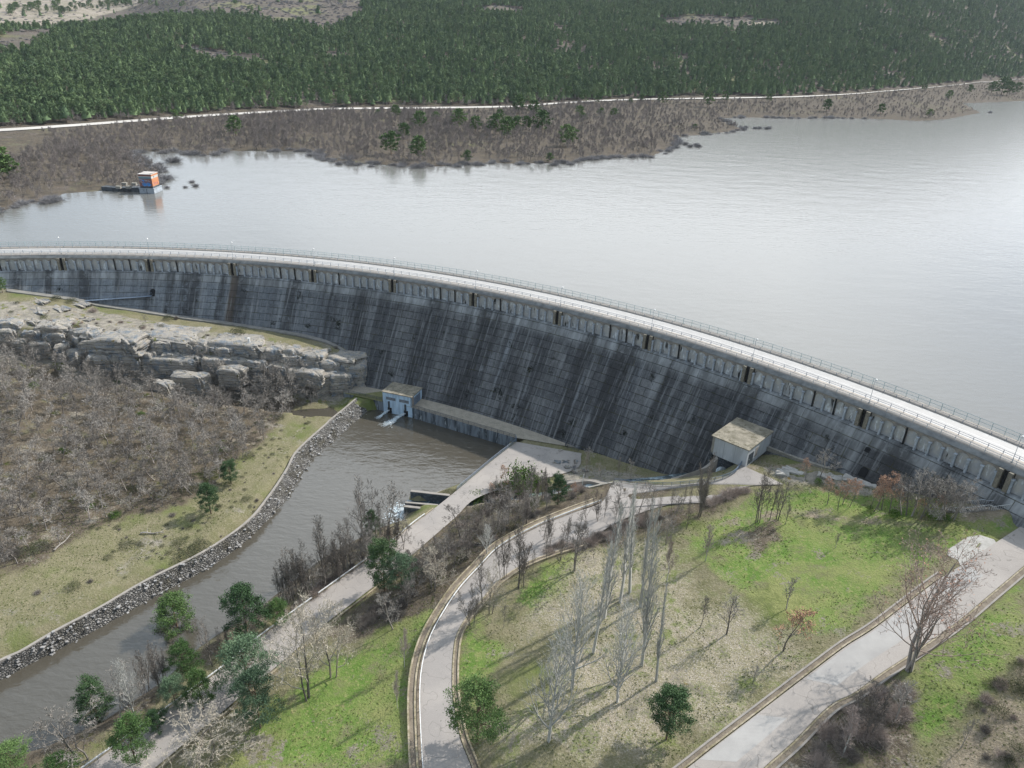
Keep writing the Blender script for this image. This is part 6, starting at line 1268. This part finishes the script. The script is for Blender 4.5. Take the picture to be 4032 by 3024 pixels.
for x, _ in sl_pts:
    yl = np.interp(x, [640,800,960,1130,1310,1400], [690,560,400,310,260,250]); yh = np.interp(x, [640,800,960,1130,1310,1400], [850,730,600,500,405,370]); y = random.uniform(yl, yh); h_ = random.uniform(70, 135)
    T_(random.choice(['alder','alder_multi','oak','alder','oak','small_bare']), Z7, (x, y), (x-6, y-h_*1.25), 'leafless tree in the thicket on the slope between the two left roads', 'tree', 'bare trees in the slope thicket', random.uniform(.8,1.15), 'bare_tree')
row(ZA, [(1790,595,1830,280),(1690,705,1700,470),(1520,830,1560,560),(1660,520,1650,350),(1720,500,1740,330),(1345,780,1370,520),(1330,760,1340,560),(1450,670,1480,440),(1150,640,1160,330),(1095,680,1070,420),(1230,600,1240,400),(855,690,870,440),(950,640,960,430),(1010,620,1020,400),(540,820,500,600),(510,790,480,580),(560,830,540,620),(760,1050,760,650),(640,960,640,760),(530,960,560,720),(1560,560,1560,380),(1620,560,1610,400),(1390,560,1380,350),(1290,590,1300,330),(700,790,720,600),(1580,620,1600,430)], ['alder','alder','alder_multi','oak'], 'tall thin leafless tree lining the road above the littered lawn', 'thin bare trees lining the upper road', .8)
row(ZA, [(880,150,870,20),(850,270,840,60),(760,260,780,140),(1130,260,1120,120),(1230,290,1240,150),(1640,270,1650,180),(1190,250,1180,170),(980,270,990,160)], ['oak','alder'], 'thin leafless tree on the rocky patch by the outlet channel', 'bare trees on the rocky patch', .9)
row(ZA, [(350,330,330,180),(200,340,200,190),(120,370,110,270),(450,340,470,210),(260,380,250,250),(520,390,510,270),(660,400,650,300),(90,430,70,330),(180,400,170,300),(400,440,390,330),(300,440,290,340),(740,430,750,330)], ['oak','brown_oak','alder'], 'reddish grey leafless shrub tree beside the outlet channel', 'shrub trees beside the outlet channel', 1.1)
# trees along the top of the right lawn
row(Z5, [(580,1480,600,1180),(605,1480,640,1170),(592,1478,580,1230),(665,1465,690,1220),(715,1465,745,1220),(705,1462,720,1240),(640,1440,650,1250)], 'alder', 'slim leafless trunk in the clump at the top left of the right lawn', 'clump of slim trunks on the right lawn', .9)
T_('small_bare', Z5, (760,1492), (820,1370), 'low leaning bare tree right of the clump of slim trunks', 'tree', None, .8)
T_('alder_multi', Z5, (235,1442), (250,1120), 'bare tree with brownish leafy twigs beside the apron road', 'tree', None, .7)
T_('oak', Z5, (965,1218), (990,1030), 'pale brown fan shaped bare tree near the outlet house', 'tree', None, .9); T_('brown_oak', Z5, (880,1222), (890,1110), 'small reddish tree left of the fan shaped bare tree', 'tree', None, .9)
row(Z5, [(1015,1372,1040,1230),(1080,1405,1100,1270),(1150,1385,1165,1245),(1108,1368,1140,1210),(1280,1402,1290,1270),(1300,1412,1310,1230),(1345,1402,1360,1230),(1392,1422,1420,1220),(1320,1395,1330,1290),(1440,1420,1450,1300),(1560,1440,1575,1330),(1690,1462,1700,1330)], 'brown_oak', 'young oak holding orange brown dead leaves along the top of the right lawn', 'brown leaved oaks along the right lawn', .85, 'oak', 'oak_tree')
row(Z5, [(1468,1432,1490,1230),(1495,1436,1510,1220),(1528,1442,1560,1200),(1582,1452,1620,1190),(1600,1440,1650,1210),(1700,1462,1740,1220),(1732,1465,1790,1220),(1785,1465,1850,1230),(1760,1460,1830,1250),(1640,1445,1680,1230)], 'oak', 'crooked grey leafless oak in the row below the stairway at the right', 'grey oaks along the right lawn', .95, 'oak', 'oak_tree')
for x, y, s_, lab in [(958,1243,1.3,'small ball shaped green shrub below the fan shaped bare tree'),(1273,1408,1.2,'tiny round green shrub below the brown leaved oaks'),(1420,1445,1.6,'dusty green shrub among the brown leaved oaks'),(1650,1462,1.9,'largest round dark green shrub in the row at the right'),(1735,1468,1.4,'small round green shrub at the foot of the crooked oaks')]:
    plant('green_bush', ground(*Z5(x, y)), s_, lab, 'shrub', None, .95, 'round_shrub')
for x, y, s_ in [(400,1325,2.2),(440,1310,2.2),(470,1300,1.8),(350,1350,1.8),(300,1370,1.8),(520,1290,1.5)]: plant('brown_bush', ground(*Z5(x, y)), s_, 'low brown leafless bush at the edge of the apron road and the lawn', 'bush', 'brown bushes at the apron edge', 1.1, 'bush')
def thicket(f, poly, n, forms, smin, smax, label, group, nm='bush'):
    pw = gpoly(f, poly); lo, hi = pw.min(0), pw.max(0); k = 0
    while k < n:
        p = RNG.uniform(lo, hi)
        if inpoly(np.array([p[0]]), np.array([p[1]]), pw)[0]: plant(random.choice(forms), (p[0], p[1], float(zof(*p))-.1), random.uniform(smin, smax), label, 'bush', group, 1.1, nm); k += 1
thicket(Z8, [(1000,1450),(1150,1290),(1350,1130),(1530,1060),(1560,1200),(1450,1400),(1250,1560),(1000,1560)], 26, ['brown_bush','bush','brown_bush'], 1.2, 2.6, 'dense reddish brown leafless bush in the thicket beside the lower right road', 'bushes in the lower right thicket')
thicket(Z8, [(1900,1100),(2212,930),(2212,1551),(1950,1500)], 22, ['bush','olive_bush','brown_bush'], .7, 1.5, 'low greyish scrub bush on the bare ground in the lower right corner', 'scrub on the bare ground')
thicket(Z7, [(640,850),(800,740),(960,600),(1120,500),(1310,400),(1350,300),(1000,340),(800,520),(640,700)], 60, ['bush','bush','brown_bush','olive_bush'], .8, 1.7, 'twiggy dark bush under the bare trees on the slope between the roads', 'bushes on the middle slope', 'slope_bush')
thicket(Z7, [(380,960),(420,870),(560,830),(700,760),(640,860),(560,960)], 24, ['bush'], 1.4, 2.4, 'rounded grey bush along the top of the left lawn', 'bushes along the left lawn')
thicket(Z7, [(0,880),(120,780),(260,690),(440,570),(430,610),(250,740),(60,880)], 34, ['bush','brown_bush'], .8, 1.7, 'brown twiggy bush on the strip between river and guardrail', 'bushes on the river strip', 'slope_bush')
thicket(ZA, [(500,880),(700,800),(900,760),(1200,640),(1560,560),(1560,600),(1200,740),(900,860),(560,930)], 50, ['bush','brown_bush'], .9, 1.9, 'shaded twiggy bush on the verge below the upper road', 'bushes below the upper road', 'slope_bush')
thicket(ZA, [(0,430),(150,330),(400,300),(700,330),(900,380),(800,440),(400,480),(100,520)], 40, ['bush','brown_bush','olive_bush','green_bush'], .9, 2.2, 'mixed twiggy bush along the outlet channel', 'bushes along the outlet channel')
# grass tufts
def tuft(seed, n=9):
    r = np.random.default_rng(seed); t = TB()
    for i in range(n):
        a = r.random()*6.28; d = np.array([math.cos(a)*.5, math.sin(a)*.5, 1.])*(.5+.5*r.random()); b = np.array([r.normal()*.25, r.normal()*.25, 0]); t.sliver(b, b+d, .28)
    return t
m_a = leaf_mat('tuft_green', (.12,.17,.04), (.20,.24,.08)); m_b = leaf_mat('tuft_straw', (.28,.25,.14), (.38,.34,.2)); m_c = leaf_mat('fallen_leaves', (.50,.45,.40), (.66,.62,.57))
gm = [tuft(1).mesh('grass', m_a), tuft(2).mesh('grass', m_a), tuft(3).mesh('grass', m_b)]
n = 60000; gx_ = RNG.uniform(-110, 110, n); gy_ = RNG.uniform(62, 175, n); gzz = zof(gx_, gy_); q = pr(np.stack([gx_,gy_,gzz],1))
ii = np.clip(np.round(gx_-gx[0]).astype(int), 0, len(gx)-1); jj = np.clip(np.round(gy_-gy[0]).astype(int), 0, len(gy)-1)
roadm = np.zeros(n, bool)
for a_, b_ in ((leftL, leftR), (curvL, curvR), (road3L, road3R)): roadm |= sdf(gx_, gy_, np.vstack([smooth(a_, 80)[:, :2], smooth(b_, 80)[::-1, :2]])) < 2.0
okk = ~roadm & (q[:,0] > -50) & (q[:,0] < 4100) & (q[:,1] > 1500) & (q[:,1] < 3100) & (dr[jj,ii] > 6) & (dc[jj,ii] > 5) & (fbm(gx_, gy_, 9, 55) > -.05)
P3 = np.stack([gx_,gy_,gzz],1)[okk]; h = RNG.uniform(.08,.22,len(P3)); print('tufts', len(P3))
scatter('grass', P3, RNG.random(len(P3))*6.28, np.stack([h*1.4,h*1.4,h],1), RNG.choice([0,0,1,1,2], len(P3)), gm)
